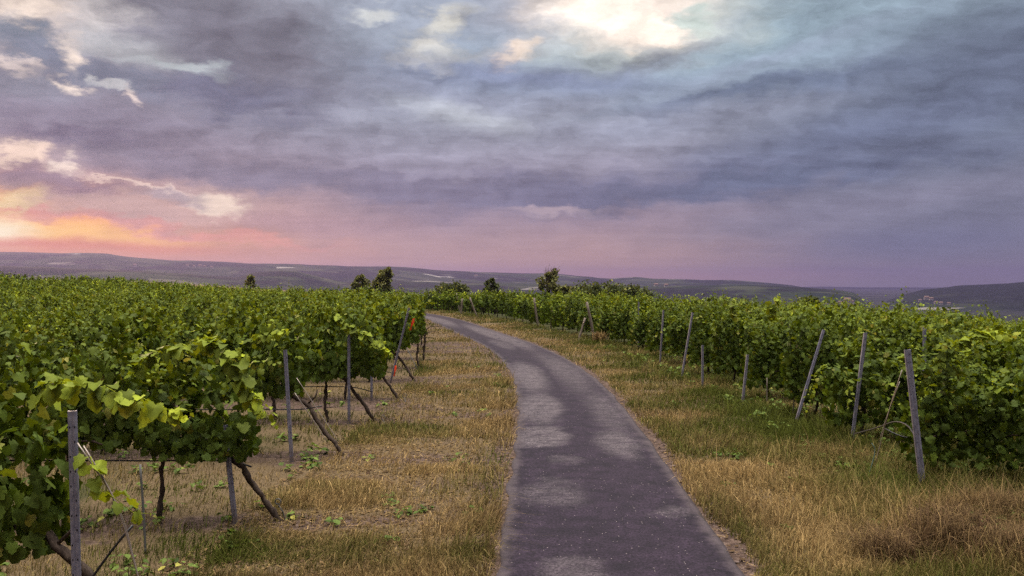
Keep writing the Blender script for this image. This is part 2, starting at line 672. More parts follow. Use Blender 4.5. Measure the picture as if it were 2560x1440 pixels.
def plain(name, col, rough=0.7, spec=0.3, metal=0.0, var=0.15, scale=30.0):
    m, N, out = new_mat(name)
    tc = N.new('ShaderNodeTexCoord')
    n = N.noise(tc.outputs['Object'], scale, 4.0)
    c = N.vmath('SCALE', (col[0], col[1], col[2]))
    N.l.new(N.ramp01(n, 0.25, 0.75, False, 1 - var, 1 + var), c.node.inputs[3])
    principled(N, out, c, rough, spec, metal)
    return m


M_HOLE = plain('punched_hole', (0.012, 0.012, 0.016), 0.9)
M_HOSE = plain('black_hose', (0.012, 0.012, 0.014), 0.45, 0.4)
M_WIRE = plain('twisted_wire', (0.34, 0.29, 0.25), 0.5, 0.4, 0.3)
M_TAPE = plain('orange_tape', (0.85, 0.075, 0.02), 0.45, 0.4)
M_ROD = plain('weathered_rod', (0.10, 0.10, 0.095), 0.7)
M_WOOD = plain('weathered_wood', (0.17, 0.14, 0.115), 0.9, 0.2, 0.0, 0.4, 18.0)
M_STONE = plain('stone', (0.15, 0.11, 0.095), 0.9, 0.2, 0.0, 0.4, 6.0)


def grass_material():
    m, N, out = new_mat('grass_blade')
    a = N.new('ShaderNodeAttribute', attribute_name='var')
    r, g, b = N.sep(a.outputs['Vector'])
    straw = N.mix(b, (0.34, 0.235, 0.100, 1), (0.085, 0.050, 0.030, 1))
    c = N.mix(r, straw, (0.075, 0.088, 0.015, 1))
    s = N.vmath('SCALE', c)
    N.l.new(N.ramp01(g, 0, 1, False, 0.32, 1.4), s.node.inputs[3])
    p = principled(N, None, s, 0.75, 0.06)
    tr = N.new('ShaderNodeBsdfTranslucent')
    N.l.new(s, tr.inputs['Color'])
    mx = N.new('ShaderNodeMixShader')
    mx.inputs[0].default_value = 0.3
    N.l.new(p.outputs[0], mx.inputs[1])
    N.l.new(tr.outputs[0], mx.inputs[2])
    N.l.new(mx.outputs[0], out.inputs['Surface'])
    return m


M_GRASS = grass_material()


def ground_material():
    m, N, out = new_mat('soil_and_dry_turf')
    a = N.new('ShaderNodeAttribute', attribute_name='var')
    green, dirt, far = N.sep(a.outputs['Vector'])
    tc = N.new('ShaderNodeTexCoord')
    o = tc.outputs['Object']
    n1 = N.noise(o, 0.9, 6.0, 0.62)
    n2 = N.noise(o, 9.0, 6.0, 0.65)
    n3 = N.noise(o, 55.0, 4.0, 0.6)
    soil = N.ramp(n2, [(0.30, (0.022, 0.014, 0.011, 1)), (0.5, (0.066, 0.043, 0.033, 1)), (0.72, (0.15, 0.104, 0.08, 1))])
    straw = N.ramp(n3, [(0.30, (0.040, 0.027, 0.015, 1)), (0.52, (0.10, 0.070, 0.037, 1)), (0.75, (0.19, 0.14, 0.075, 1))])
    turf = N.ramp(n3, [(0.3, (0.018, 0.020, 0.007, 1)), (0.7, (0.052, 0.055, 0.018, 1))])
    base = N.mix(N.ramp01(N.math('ADD', n1, N.math('MULTIPLY', green, 0.9)), 0.75, 1.15), straw, turf)
    base = N.mix(N.ramp01(N.math('ADD', n1, N.math('MULTIPLY', dirt, 0.8)), 0.72, 1.0), base, soil)
    pale = N.new('ShaderNodeTexVoronoi')
    pale.inputs['Scale'].default_value = 26.0
    N.l.new(o, pale.inputs['Vector'])
    peb = N.math('MULTIPLY', N.ramp01(pale.outputs['Distance'], 0.22, 0.10), N.math('GREATER_THAN', n2, 0.53))
    base = N.mix(N.math('MULTIPLY', peb, N.math('MULTIPLY', dirt, 0.8)), base, (0.38, 0.30, 0.25, 1))
    # the valley and plain far off: woods and fields
    fn = N.noise(o, 0.0024, 7.0, 0.6)
    plainc = N.ramp(fn, [(0.35, (0.004, 0.005, 0.007, 1)), (0.52, (0.012, 0.013, 0.012, 1)), (0.68, (0.032, 0.030, 0.024, 1))])
    base = N.mix(far, base, plainc)
    principled(N, out, base, 0.95, 0.15, normal=bump(N, N.math('ADD', n2, N.math('MULTIPLY', n3, 0.6)), 0.7, 0.03))
    return m


M_GROUND = ground_material()


def asphalt_material():
    m, N, out = new_mat('old_asphalt')
    uv = N.new('ShaderNodeUVMap', uv_map='UVMap')
    u0 = uv.outputs[0]
    tc = N.new('ShaderNodeTexCoord')
    o = tc.outputs['Object']
    wn = N.noise(o, 1.6, 5.0, 0.6, color=True)
    wn2 = N.noise(o, 5.0, 7.0, 0.7, color=True)
    u = N.vmath('MULTIPLY_ADD', N.vmath('SUBTRACT', wn, (.5, .5, .5)), (0.45, 1.6, 0), u0)
    u = N.vmath('MULTIPLY_ADD', N.vmath('SUBTRACT', wn2, (.5, .5, .5)), (0.22, 0.55, 0), u)
    n1 = N.noise(o, 2.6, 9.0, 0.72)
    n2 = N.noise(o, 34.0, 5.0, 0.75)
    dark = N.mix(N.ramp01(n1, 0.3, 0.7), (0.0070, 0.0046, 0.0086, 1), (0.0235, 0.0160, 0.0265, 1))
    light = N.mix(N.ramp01(n1, 0.3, 0.7), (0.064, 0.055, 0.060, 1), (0.102, 0.089, 0.092, 1))
    f = None
    # (across, along, half width, half length, strength)
    for (t, s, rt, rs, st, hd) in [(-.70, 25.4, .66, 5.4, .85, .6), (-.70, 19.0, .66, 3.1, .85, .55), (-.72, 15.25, .62, 1.4, .85, .5), (-.62, 11.2, .60, 1.0, .5, .7),
                                   (-.45, 8.1, .42, .75, .45, .6), (.85, 10.25, .36, .42, .45, .7), (-.35, 13.3, .34, .5, .38, .6),
                                   (.55, 27, .75, 9.0, .60, .8), (.75, 18.5, .55, 4.5, .55, .8), (.60, 14.8, .55, 1.8, .7, .7), (.5, 45, .8, 14, .75, .6), (-.5, 62, .8, 12, .7, .6), (-.3, 38, .5, 4, .5, .6)]:
        g = N.ramp01(N.blob(u, t, s, rt, rs), 0.0, hd, True, 0.0, st)
        f = g if f is None else N.math('MAXIMUM', f, g)
    streak = N.new('ShaderNodeMapping')
    streak.inputs['Scale'].default_value = (1.0, 4.0, 1.0)
    N.l.new(o, streak.inputs['Vector'])
    sn = N.noise(streak.outputs[0], 1.3, 5.0, 0.65)
    f = N.math('MULTIPLY', f, N.ramp01(sn, 0.30, 0.52, True, 0.35, 1.0))
    f = N.math('MULTIPLY', f, N.ramp01(N.noise(o, 9.0, 6.0, 0.75), 0.34, 0.56, True, 0.35, 1.0))
    c = N.mix(f, dark, light)
    ck = N.new('ShaderNodeTexVoronoi', feature='DISTANCE_TO_EDGE')
    ck.inputs['Scale'].default_value = 0.75
    N.l.new(N.vmath('MULTIPLY_ADD', N.vmath('SUBTRACT', wn2, (.5, .5, .5)), (0.5, 0.5, 0), o), ck.inputs['Vector'])
    crack = N.math('MULTIPLY', N.ramp01(ck.outputs['Distance'], 0.016, 0.004), N.ramp01(n1, 0.45, 0.6, True, 0.0, 0.75))
    c = N.mix(crack, c, (0.008, 0.006, 0.010, 1))
    c = N.mix(N.ramp01(n2, 0.36, 0.64, False, 0.0, 1.0), N.vmath('MULTIPLY', c, (0.30, 0.30, 0.32)), N.vmath('MULTIPLY', c, (1.95, 1.88, 1.9)))
    vo = N.new('ShaderNodeTexVoronoi')
    vo.inputs['Scale'].default_value = 24.0
    N.l.new(o, vo.inputs['Vector'])
    vcol = N.sep(vo.outputs['Color'])[0]
    chip = N.math('MULTIPLY', N.ramp01(vo.outputs['Distance'], 0.17, 0.08), N.math('GREATER_THAN', vcol, 0.84))
    c = N.mix(N.math('MULTIPLY', chip, 0.8), c, (0.42, 0.35, 0.34, 1))
    pit = N.math('MULTIPLY', N.ramp01(vo.outputs['Distance'], 0.22, 0.1), N.math('LESS_THAN', vcol, 0.16))
    c = N.mix(N.math('MULTIPLY', pit, 0.8), c, (0.02, 0.018, 0.024, 1))
    # small pot holes filled with tar further up the road
    ph = None
    for (t, s, r) in [(.55, 31, .10), (.75, 33, .12), (.35, 36, .13), (.6, 39, .12), (.2, 41.5, .15), (-.55, 38.5, .17), (.1, 47, .16), (.8, 35, .08), (-.3, 52, .15), (.45, 44, .1)]:
        g = N.ramp01(N.blob(u, t, s, r, r * 3.0), 0.0, 0.35)
        ph = g if ph is None else N.math('MAXIMUM', ph, g)
    c = N.mix(N.math('MULTIPLY', ph, 0.85), c, (0.025, 0.02, 0.03, 1))
    # soil washed over the edges
    tt = N.math('ABSOLUTE', N.sep(u0)[0])
    edge = N.math('MULTIPLY', N.ramp01(N.math('ADD', tt, N.math('MULTIPLY', N.math('SUBTRACT', n1, .5), .5)), 0.98, 1.2), 0.7)
    c = N.mix(edge, c, (0.075, 0.060, 0.062, 1))
    h = N.math('ADD', n2, N.math('MULTIPLY', n1, 0.5))
    principled(N, out, c, N.ramp01(n1, 0.3, 0.7, False, 0.75, 0.9), 0.2, normal=bump(N, h, 0.55, 0.012))
    return m


M_ROAD = asphalt_material()


def hill_material():
    m, N, out = new_mat('wooded_hills')
    tc = N.new('ShaderNodeTexCoord')
    o = tc.outputs['Object']
    n = N.noise(o, 0.0026, 8.0, 0.66)
    mp = N.new('ShaderNodeMapping')
    mp.inputs['Scale'].default_value = (0.0050, 0.0105, 0.02)
    mp.inputs['Rotation'].default_value = (0, 0, rad(8))
    N.l.new(o, mp.inputs['Vector'])
    v = N.new('ShaderNodeTexVoronoi')
    v.inputs['Scale'].default_value = 1.0
    N.l.new(mp.outputs[0], v.inputs['Vector'])
    vc = N.sep(v.outputs['Color'])[0]
    wood = N.ramp(N.noise(o, 0.02, 5.0, 0.7), [(0.3, (0.003, 0.004, 0.006, 1)), (0.7, (0.011, 0.013, 0.012, 1))])
    field = N.ramp(vc, [(0.0, (0.008, 0.014, 0.009, 1)), (0.5, (0.018, 0.026, 0.014, 1)), (0.93, (0.040, 0.043, 0.026, 1)), (0.965, (0.10, 0.09, 0.07, 1)), (1.0, (0.30, 0.28, 0.25, 1))])
    east = N.ramp01(N.sep(o)[0], 1300.0, 1900.0)
    c = N.mix(N.math('MULTIPLY', N.ramp01(n, 0.44, 0.55), N.math('MULTIPLY_ADD', east, -1.0, 1.0)), wood, field)
    principled(N, out, c, 1.0, 0.05)
    return m


M_HILL = hill_material()

LROWS = [6.3, 9.9, 13.75, 17.0, 20.4, 24.0]
while LROWS[-1] < 160:
    LROWS.append(LROWS[-1] + 3.4)
RROWS = [11.75, 14.95, 17.5, 20.2, 23.0]
while RROWS[-1] < 118:
    RROWS.append(RROWS[-1] + 2.75)
OVERHANG = {0: -.28, 1: .02, 2: -.38, 3: .45, 4: .12, 5: .1}


def left_edge(d):
    return min(-3.2, float(road_x(min(d, 103.9))) - RHW - 3.0) if d < 104 else -57.0 - (d - 104) * 1.2


def right_edge(d):
    if d < 104:
        s = float(np.interp(d, _yd, _slope))
        return float(road_x(d)) + (RHW + 3.0) * math.sqrt(1 + s * s) * (1.0 if d > 18 else 1.03)
    return -60.0



# ------------------------------------------------------------------ ground sheet, road, hills
def axis(near, step, mid, mstep, far, n):
    a = np.arange(0, near, step)
    b = np.arange(near, mid, mstep)
    c = mid * (far / mid) ** np.linspace(0, 1, n)
    return np.concatenate([a, b, c])


def build_ground():
    pos = axis(9, 0.16, 80, 1.2, 15000, 46)
    xs = np.concatenate([-pos[:0:-1], pos])
    ypos = np.concatenate([np.arange(-6, 26, 0.16), np.arange(26, 60, 0.5), np.arange(60, 190, 2.0), 190 * (15000 / 190) ** np.linspace(0, 1, 44)])
    yneg = -(6 * (15000 / 6) ** np.linspace(0, 1, 22))[:0:-1]
    ys = np.concatenate([yneg, ypos])
    X, Y = np.meshgrid(xs, ys)
    Z = gz(X, Y)
    nx, ny = len(xs), len(ys)
    v = np.stack([X.ravel(), Y.ravel(), Z.ravel()], 1)
    i = np.arange(nx * (ny - 1)).reshape(ny - 1, nx)[:, :-1].ravel()
    q = np.stack([i, i + 1, i + nx + 1, i + nx], 1)
    t = road_t(X, Y)
    green = sstep(t, 2.6, 4.6) * 0.75 + 0.35 * sstep(-t, 4.0, 6.0) + 0.5 * fbm(X * .5, Y * .5, 31, 3)
    dirt = np.exp(-((np.abs(t) - 1.28) / 0.17) ** 2) * 1.0 + np.where(t < 0, 2.2 * fbm(X * .38, Y * 1.2, 77, 4) + 0.12, 0.3 * fbm(X * .55, Y * .9, 78, 3))
    rows = np.zeros_like(X)
    for ri, d in enumerate(LROWS[:14]):
        rows = np.maximum(rows, np.exp(-((Y - d) / .42) ** 2) * sstep(left_edge(d) + 1.4 - X, 0, .8))
    dirt = np.maximum(dirt, rows * .85)
    dirt = dirt * sstep(400 - np.hypot(X, Y), 0, 200)
    far = sstep(np.hypot(X, Y), 200, 500)
    col = np.stack([np.clip(green, 0, 1).ravel(), np.clip(dirt, 0, 1).ravel(), far.ravel()], 1)
    me = mesh_np('ground', v, [q], [M_GROUND], color=col, smooth=True)
    tag(link('ground', me), 'dry grass and bare soil between the road and the vines', 'ground', kind='structure')


def build_road():
    ys = np.concatenate([np.arange(-12, 70, 0.3), np.arange(70, 103.5, 0.3)])
    xc = road_x(ys)
    dx = np.gradient(xc, ys)
    ln = np.sqrt(1 + dx * dx)
    nxv, nyv = 1 / ln, -dx / ln
    rng = np.random.default_rng(4)
    cols = np.array([-1, -.96, -.6, -.2, .2, .6, .96, 1.0])
    V, UV = [], []
    eL = 0.07 * fbm(ys * 1.3, ys * 0, 3, 3) * 2
    eR = 0.05 * fbm(ys * 1.1, ys * 0 + 9, 6, 3) * 2
    for j, cc in enumerate(cols):
        t = cc * RHW + (eL if cc < -.9 else 0) + (eR if cc > .9 else 0)
        x = xc + nxv * t
        y = ys + nyv * t
        z = land(x, y) + 0.012 + 0.02 * (1 - cc * cc)
        V.append(np.stack([x, y, z], 1))
        UV.append(np.stack([np.broadcast_to(t, ys.shape), ys], 1))
    for first, cc in ((True, -1), (False, 1)):
        src = V[0] if first else V[len(cols) - 1]
        s = src.copy()
        s[:, 2] -= 0.07
        s[:, 0] += nxv * cc * 0.012
        V = [s] + V if first else V + [s]
        us = UV[0] if first else UV[-1]
        UV = [us] + UV if first else UV + [us]
    n = len(ys)
    k = len(V)
    v = np.stack(V, 1).reshape(-1, 3)
    uv = np.stack(UV, 1).reshape(-1, 2)
    i = (np.arange(n - 1)[:, None] * k + np.arange(k - 1)[None, :]).ravel()
    q = np.stack([i, i + 1, i + k + 1, i + k], 1)
    me = mesh_np('road', v, [q], [M_ROAD], uv=uv, smooth=True)
    tag(link('road', me), 'narrow patched asphalt lane bending left between the vineyards', 'road', kind='structure')


MAIN = [(-400, 634), (0, 630), (100, 632), (160, 634), (220, 632), (270, 635), (330, 643), (430, 651), (540, 655), (620, 660), (760, 661), (860, 665), (1000, 668), (1100, 676), (1200, 680), (1300, 683), (1390, 684), (1450, 690), (1520, 696), (1590, 692), (1640, 697), (1690, 697), (1760, 700), (1830, 700), (1860, 702), (1920, 707), (1980, 714), (2030, 724), (2100, 740), (2300, 745), (3000, 745)]
MIDR = [(-400, 664), (0, 665), (130, 669), (250, 674), (400, 680), (520, 688), (590, 693), (640, 680), (700, 676), (740, 678), (790, 690), (850, 704), (930, 706), (1000, 700), (1150, 706), (1300, 708), (1500, 712), (1650, 716), (1769, 713), (1870, 713), (2000, 718), (2100, 726), (2135, 732), (2158, 750), (2180, 790), (3000, 800)]
RIGHTR = [(-400, 800), (2150, 780), (2220, 752), (2270, 733), (2310, 723), (2360, 718), (2400, 714), (2450, 712), (2520, 708), (2560, 705), (2700, 698), (3000, 690)]
FARR = [(-400, 740), (1700, 735), (1900, 718), (2050, 717), (2200, 719), (2300, 720), (2500, 721), (3000, 722)]


def hill_height(az, r):
    """az in radians, r in metres"""
    px = 1280 + FPX * np.tan(az)
    h = np.full(np.broadcast(az, r).shape, -140.0)
    for prof, r0, wf, wb, seed in ((MAIN, 6200.0, 2600.0, 1200.0, 1), (MIDR, 3600.0, 1300.0, 700.0, 2), (RIGHTR, 4300.0, 1700.0, 900.0, 3), (FARR, 12500.0, 2500.0, 1500.0, 4)):
        yy = np.interp(px, [p[0] for p in prof], [p[1] for p in prof])
        rr = r0 * (1 + 0.06 * np.sin(az * 9 + seed))
        H = EYE + (HOR - yy) * rr * np.cos(az) / FPX
        H = H + 7.0 * fbm(px / 60.0, px * 0, seed, 4) * r0 / 6000.0
        d = (r - rr)
        f = np.where(d < 0, 1 - sstep(-d / wf, 0, 1), 1 - sstep(d / wb, 0, 1))
        X, Y = r * np.sin(az), r * np.cos(az)
        k = -100 + (H + 100) * f + 26 * fbm(X / 420.0, Y / 420.0, seed + 40, 4) * np.clip(np.abs(d) / 500.0, 0, 1) * f
        h = np.maximum(h, k)
    return h


def build_hills():
    az = np.radians(np.linspace(-44, 44, 620))
    r = np.concatenate([np.linspace(1700, 7800, 100), np.linspace(7900, 14400, 26)])
    A, R = np.meshgrid(az, r)
    H = hill_height(A, R)
    v = np.stack([(R * np.sin(A)).ravel(), (R * np.cos(A)).ravel(), H.ravel()], 1)
    nx, ny = len(az), len(r)
    i = np.arange(nx * (ny - 1)).reshape(ny - 1, nx)[:, :-1].ravel()
    q = np.stack([i, i + 1, i + nx + 1, i + nx], 1)
    me = mesh_np('hills', v, [q], [M_HILL], smooth=True)
    tag(link('hills', me), 'long hazy wooded hills beyond the valley', 'hills', kind='structure')


build_ground()
build_road()
build_hills()

# ------------------------------------------------------------------ leaves
_h = [(0.06, 0.05), (-0.10, 0.20), (0.06, 0.44), (0.26, 0.40), (0.44, 0.55), (0.62, 0.33), (0.78, 0.30)]
LEAF_FULL = np.array([(0.33, 0.0)] + _h + [(1.0, 0.0)] + [(a, -b) for a, b in _h[::-1]])
LEAF_HEX = np.array([(0.0, 0.0), (0.10, 0.45), (0.62, 0.45), (1.0, 0.0), (0.62, -0.45), (0.10, -0.45)])


def unit(a):
    return a / (np.linalg.norm(a, axis=-1, keepdims=True) + 1e-9)


def leaves_geom(pos, tip, nor, size, young, rng, full=True):
    """every leaf a small lobed blade; returns verts, polys, colours"""
    n = len(pos)
    tip = unit(tip)
    nor = unit(nor - tip * np.sum(nor * tip, 1, keepdims=True))
    side = np.cross(nor, tip)
    T = LEAF_FULL if full else LEAF_HEX
    k = len(T)
    u, w = T[:, 0], T[:, 1]
    cup = rng.uniform(-0.9, 1.2, n)[:, None] * (w ** 2)[None] - rng.uniform(-.1, 0.75, n)[:, None] * (u ** 2)[None]
    if full:
        cup = cup + rng.normal(0, 0.045, (n, k))
    s = size[:, None, None]
    v = pos[:, None, :] + s * (u[None, :, None] * tip[:, None, :] + w[None, :, None] * side[:, None, :] + cup[:, :, None] * nor[:, None, :])
    base = (np.arange(n) * k)[:, None, None]
    if full:
        ring = np.arange(1, k)
        tri = np.stack([np.zeros(k - 1, int), ring, np.roll(ring, -1)], 1)
        polys = (base + tri[None]).reshape(-1, 3)
    else:
        polys = (base + np.array([[0, 3, 2, 1], [0, 5, 4, 3]])[None]).reshape(-1, 4)
    col = np.zeros((n, k, 3))
    col[:, :, 0] = young[:, None]
    col[:, :, 1] = rng.uniform(0, 1, n)[:, None]
    return v.reshape(-1, 3), polys, col.reshape(-1, 3)


def shoot_leaves(path, out_bias, rng, size0=0.125, youth=0.25, hang=None):
    """leaves up a shoot: young and small towards the tip"""
    n = len(path)
    tan = unit(np.gradient(path, axis=0))
    t = np.linspace(0, 1, n)
    rv = rng.normal(0, 1, (n, 3))
    rv[:, 1] += out_bias
    rv[:, 2] += 0.25
    o = unit(rv - tan * np.sum(rv * tan, 1, keepdims=True))
    pos = path + o * rng.uniform(0.02, 0.08 if hang is None else hang, (n, 1))
    tip = o * 0.7 + tan * 0.15 + np.array([0, 0, -0.55]) + rng.normal(0, 0.25, (n, 3))
    hi = sstep(path[:, 2], path[:, 2].max() - .38, path[:, 2].max() - .02)[:, None]
    nor = o * (1.0 - .5 * hi) + np.array([0, 0, 1.0]) * (.12 + .75 * hi) + rng.normal(0, 0.26, (n, 3))
    size = size0 * rng.uniform(0.6, 1.3, n) * np.where(t > 0.72, 1 - 0.62 * (t - 0.72) / 0.28, 1.0)
    young = np.clip((t - 0.55) / 0.45, 0, 1) * youth * rng.uniform(0.6, 1.4, n) + rng.uniform(0, 0.12, n)
    return pos, tip, nor, size, np.clip(young, 0, 1)


def grow_shoot(rng, x0, z0, top, length, side, step=0.062):
    p = np.array([x0, rng.normal(0, .05), z0])
    h = unit(np.array([rng.normal(0, .25), side * .15, 1.0]))
    pts = []
    lane = side * rng.uniform(.03, .17)
    over = 0.0
    for i in range(int(length / step)):
        pts.append(p.copy())
        if p[2] < top and over == 0.0:
            h = h + np.array([rng.normal(0, .07), (lane - p[1]) * .35, .12])
        else:
            over += 1
            h = h + np.array([rng.normal(0, .09), side * .05 if over < 6 else 0.0, -.15])
        h = unit(h)
        p = p + h * step
    return np.array(pts)


def vine_foliage(rng, style, full=True, density=1.0, grow=1.0):
    acc = []
    right = style == 'right'
    nsh = int((25 if right else 23) * density)
    ncl = 3
    cl_x = np.linspace(-.37, .37, ncl) + rng.normal(0, .08, ncl)
    cl_young = rng.choice([.15, .35, .55, .8], ncl)
    cl_top = rng.normal(1.60 if right else 1.54, .24 if right else .22, ncl)
    cl_side = rng.choice([-1, 1], ncl)
    for s in range(nsh):
        ci = s % ncl
        x0 = cl_x[ci] + rng.normal(0, .085)
        side = cl_side[ci] if rng.random() < .75 else -cl_side[ci]
        z0 = rng.uniform(.5, 1.0) if right else rng.uniform(.88, 1.05)
        top = cl_top[ci] + rng.normal(0, .09) + (.28 if rng.random() < .08 else 0)
        L = rng.uniform(1.2, 2.1) if right else rng.uniform(1.1, 1.9)
        path = grow_shoot(rng, x0, z0, top, L, side, 0.062 * grow)
        acc.append(shoot_leaves(path, side * .9, rng, 0.102 * grow, cl_young[ci] * rng.uniform(.6, 1.3)))
    nf = int((400 if right else 310) * density / grow)
    zf = rng.uniform(.42, 1.38, nf) if right else rng.uniform(.90, 1.36, nf)
    sd_ = rng.choice([-1, 1], nf)
    pos = np.stack([rng.uniform(-.62, .62, nf), sd_ * np.abs(rng.normal(.20, .06, nf)), zf], 1)
    nor = np.stack([rng.normal(0, .4, nf), sd_ * 1.0, rng.uniform(-.1, .42, nf)], 1)
    tip = np.stack([rng.normal(0, .4, nf), sd_ * .3, -np.ones(nf)], 1) + rng.normal(0, .2, (nf, 3))
    acc.append((pos, tip, nor, 0.105 * grow * rng.uniform(.65, 1.3, nf), rng.uniform(0, .15, nf)))
    # the flat crown of the hedge
    nt = int(16 * density / grow)
    pos = np.stack([rng.uniform(-.6, .6, nt), rng.normal(0, .22, nt), rng.normal(1.5, .12, nt)], 1)
    nor = np.stack([rng.normal(0, .4, nt), rng.normal(0, .4, nt), np.ones(nt)], 1)
    tip = np.stack([rng.normal(0, 1, nt), rng.normal(0, 1, nt), rng.uniform(-.6, .1, nt)], 1)
    acc.append((pos, tip, nor, 0.125 * grow * rng.uniform(.7, 1.25, nt), rng.uniform(.1, .6, nt)))
    P = [np.concatenate([a[i] for a in acc]) for i in range(5)]
    return P


def foliage_mesh(name, P, rng, full=True):
    v, f, c = leaves_geom(*P, rng, full=full)
    return mesh_np(name, v, [f], [M_LEAF], color=c)


def trunk_mesh(rng, leaning, right):
    """gnarled vine stem with its two short arms along the wire"""
    mb = MB()
    H = 0.62 if right else 0.93
    if leaning:
        pts = [(0.62, 0, -.05), (0.5, .0, .18), (0.36, .02, .42), (0.2, 0.0, .64), (0.02, -.01, .82), (-.18, 0, .93), (-.5, .02, .97)]
        r = [.036, .033, .034, .036, .034, .030, .018]
        P_ = np.array(pts) + rng.normal(0, .026, (7, 3))
        mb.gnarl(P_, r, 8, rng)
        mb.tube([P_[4], P_[4] + (.12, .02, .12), P_[4] + (.16, .03, .24)], [.018, .014, .010], 6, 0, .1, rng)
    else:
        n = 7
        z = np.linspace(-.05, H, n)
        x = rng.normal(0, .03, n).cumsum() * .7
        y = rng.normal(0, .02, n).cumsum() * .7
        P_ = np.stack([x - x[0], y - y[0], z], 1)
        mb.gnarl(P_, np.linspace(.036, .024, n) * rng.uniform(.85, 1.15), 8, rng)
        e = P_[-1]
        for sg in (-1, 1):
            mb.tube([e - (0, 0, .03), e + (sg * .14, 0, .07), e + (sg * .34, .01, .09), e + (sg * .52, 0, .06)], [.02, .015, .012, .008], 6, 0, .12, rng)
    return mb.mesh('vine_trunk', [M_BARK], True)


R0 = np.random.default_rng(11)
FOL = {}
TRK = {}
for style in ('left', 'right'):
    FOL[style] = [foliage_mesh('vine_foliage', vine_foliage(np.random.default_rng(100 + i + (50 if style == 'right' else 0)), style), R0) for i in range(7)]
    TRK[style] = [trunk_mesh(np.random.default_rng(200 + i), False, style == 'right') for i in range(5)]
TRK['lean'] = [trunk_mesh(np.random.default_rng(230 + i), True, False) for i in range(5)]

# ------------------------------------------------------------------ where the vines stand
SP = 1.05
spots = []   # (distance, side, row, k, x, y)
for ri, d in enumerate(LROWS):
    xe = left_edge(d)
    k = 0
    while True:
        x = xe - .45 - k * SP + OVERHANG.get(ri, R0.uniform(-.1, .25))* (1 if k == 0 else 1)
        if k > 0:
            x = xe - .45 - k * SP + OVERHANG.get(ri, .05)
        if x < -0.66 * d - 1.2:
            break
        spots.append((math.hypot(x, d), 'left', ri, k, x, d + .02 * (xe - x) * 0))
        k += 1
for ri, d in enumerate(RROWS):
    xe = right_edge(d)
    k = 0
    while True:
        x = xe + .62 + k * SP
        if x > 0.66 * d + 1.0 or (d > 104 and x > 90):
            break
        if x > -0.66 * d:
            spots.append((math.hypot(x, d), 'right', ri, k, x, d))
        k += 1
spots.sort(key=lambda s: s[0])
NEAR = spots[:300]
FAR = spots[300:]

GV = {'left': 'grapevines in rows left of the road', 'right': 'grapevines in rows right of the road'}


def copy_part(src, parent):
    c = src.copy()
    COL.objects.link(c)
    c.parent = parent
    return c


proto = {}
vine_roots = {}
for (dist, side, ri, k, x, y) in NEAR:
    lab = 'grapevine %s of the road, %s row from the front, %s from the road' % (side, ordinal(ri), ordinal(k))
    lean = side == 'left' and k == 0 and ri < 6
    key = side
    if key not in proto:
        root = thing('grapevine', (x, y, 0), lab, 'grapevine', GV[side])
        tr = link('trunk', TRK[side][0], root)
        fo = link('foliage', FOL[side][0], root)
        proto[key] = (root, tr, fo)
    else:
        root = proto[key][0].copy()
        COL.objects.link(root)
        root['label'] = lab
        root['group'] = GV[side]
        tr = copy_part(proto[key][1], root)
        fo = copy_part(proto[key][2], root)
    root.location = (x, y, float(gz(x, y)) - .01)
    fl = -1 if R0.random() < .5 else 1
    s = R0.uniform(.86, 1.12) if side == 'left' else R0.uniform(.82, 1.04)
    fo.data = FOL[side][int(R0.integers(7))]
    fo.scale = (fl * 1.0, R0.choice([-1, 1]) * (R0.uniform(.72, .95) if side == 'left' else R0.uniform(.9, 1.12)), s)
    fo.rotation_euler = (0, 0, R0.normal(0, .05))
    fo.location = (0, 0, R0.normal(0, .035))
    tr.data = TRK['lean'][int(R0.integers(5))] if lean else TRK[side][int(R0.integers(5))]
    tr.rotation_euler = (0, 0, R0.normal(0, .12) if lean else R0.uniform(-.6, .6))
    if lean:
        tr.location = (.30 - OVERHANG.get(ri, .05), 0, 0)
    vine_roots[(side, ri, k)] = root


def far_rows():
    """the vines of the far rows, read as one green mass"""
    rng = np.random.default_rng(77)
    V, F4, C, base = [], [], [], 0
    tv = MB()
    libs = {}
    for st in ('left', 'right'):
        for lod, (den, gr) in enumerate(((.62, 1.35), (.42, 1.9), (.26, 2.6))):
            libs[(st, lod)] = []
            for i in range(6):
                P = vine_foliage(np.random.default_rng(500 + i + lod * 10), st, False, den, gr)
                libs[(st, lod)].append(leaves_geom(*P, rng, full=False))
    for (dist, side, ri, k, x, y) in FAR:
        lod = 0 if dist < 62 else (1 if dist < 95 else 2)
        v, f, c = libs[(side if y < 64 else 'left', lod)][int(rng.integers(6))]
        s = np.array([rng.choice([-1, 1]), rng.choice([-1, 1]) * rng.uniform(.75, 1.0), rng.uniform(.74, 1.02)])
        z = float(gz(x, y))
        V.append(v * s + np.array([x, y, z]))
        F4.append(f + base)
        cc = c.copy()
        cc[:, 1] = cc[:, 1] * .55 + .45 * rng.random()
        cc[:, 0] = np.clip(cc[:, 0] * rng.uniform(.3, 1.5), 0, 1)
        C.append(cc)
        base += len(v)
        if k < 12 and dist < 115:
            tv.tube([(x, y, z - .05), (x + rng.normal(0, .04), y, z + .5), (x + rng.normal(0, .06), y, z + .95)], [.04, .035, .03], 5)
    V.append(np.concatenate(tv.v))
    nb = base
    quads = np.concatenate(F4)
    tq = np.concatenate(tv.q) + nb
    tt = np.concatenate(tv.t) + nb
    C.append(np.zeros((tv.n, 3)))
    mi = [0] * len(quads) + [1] * len(tq) + [1] * len(tt)
    me = mesh_np('far_vine_rows', np.concatenate(V), [quads, tq, tt], [M_LEAF, M_BARK], mi, np.concatenate(C))
    tag(link('far_vine_rows', me), 'far rows of vines merging into one green field on both sides', 'vineyard', kind='stuff')


far_rows()

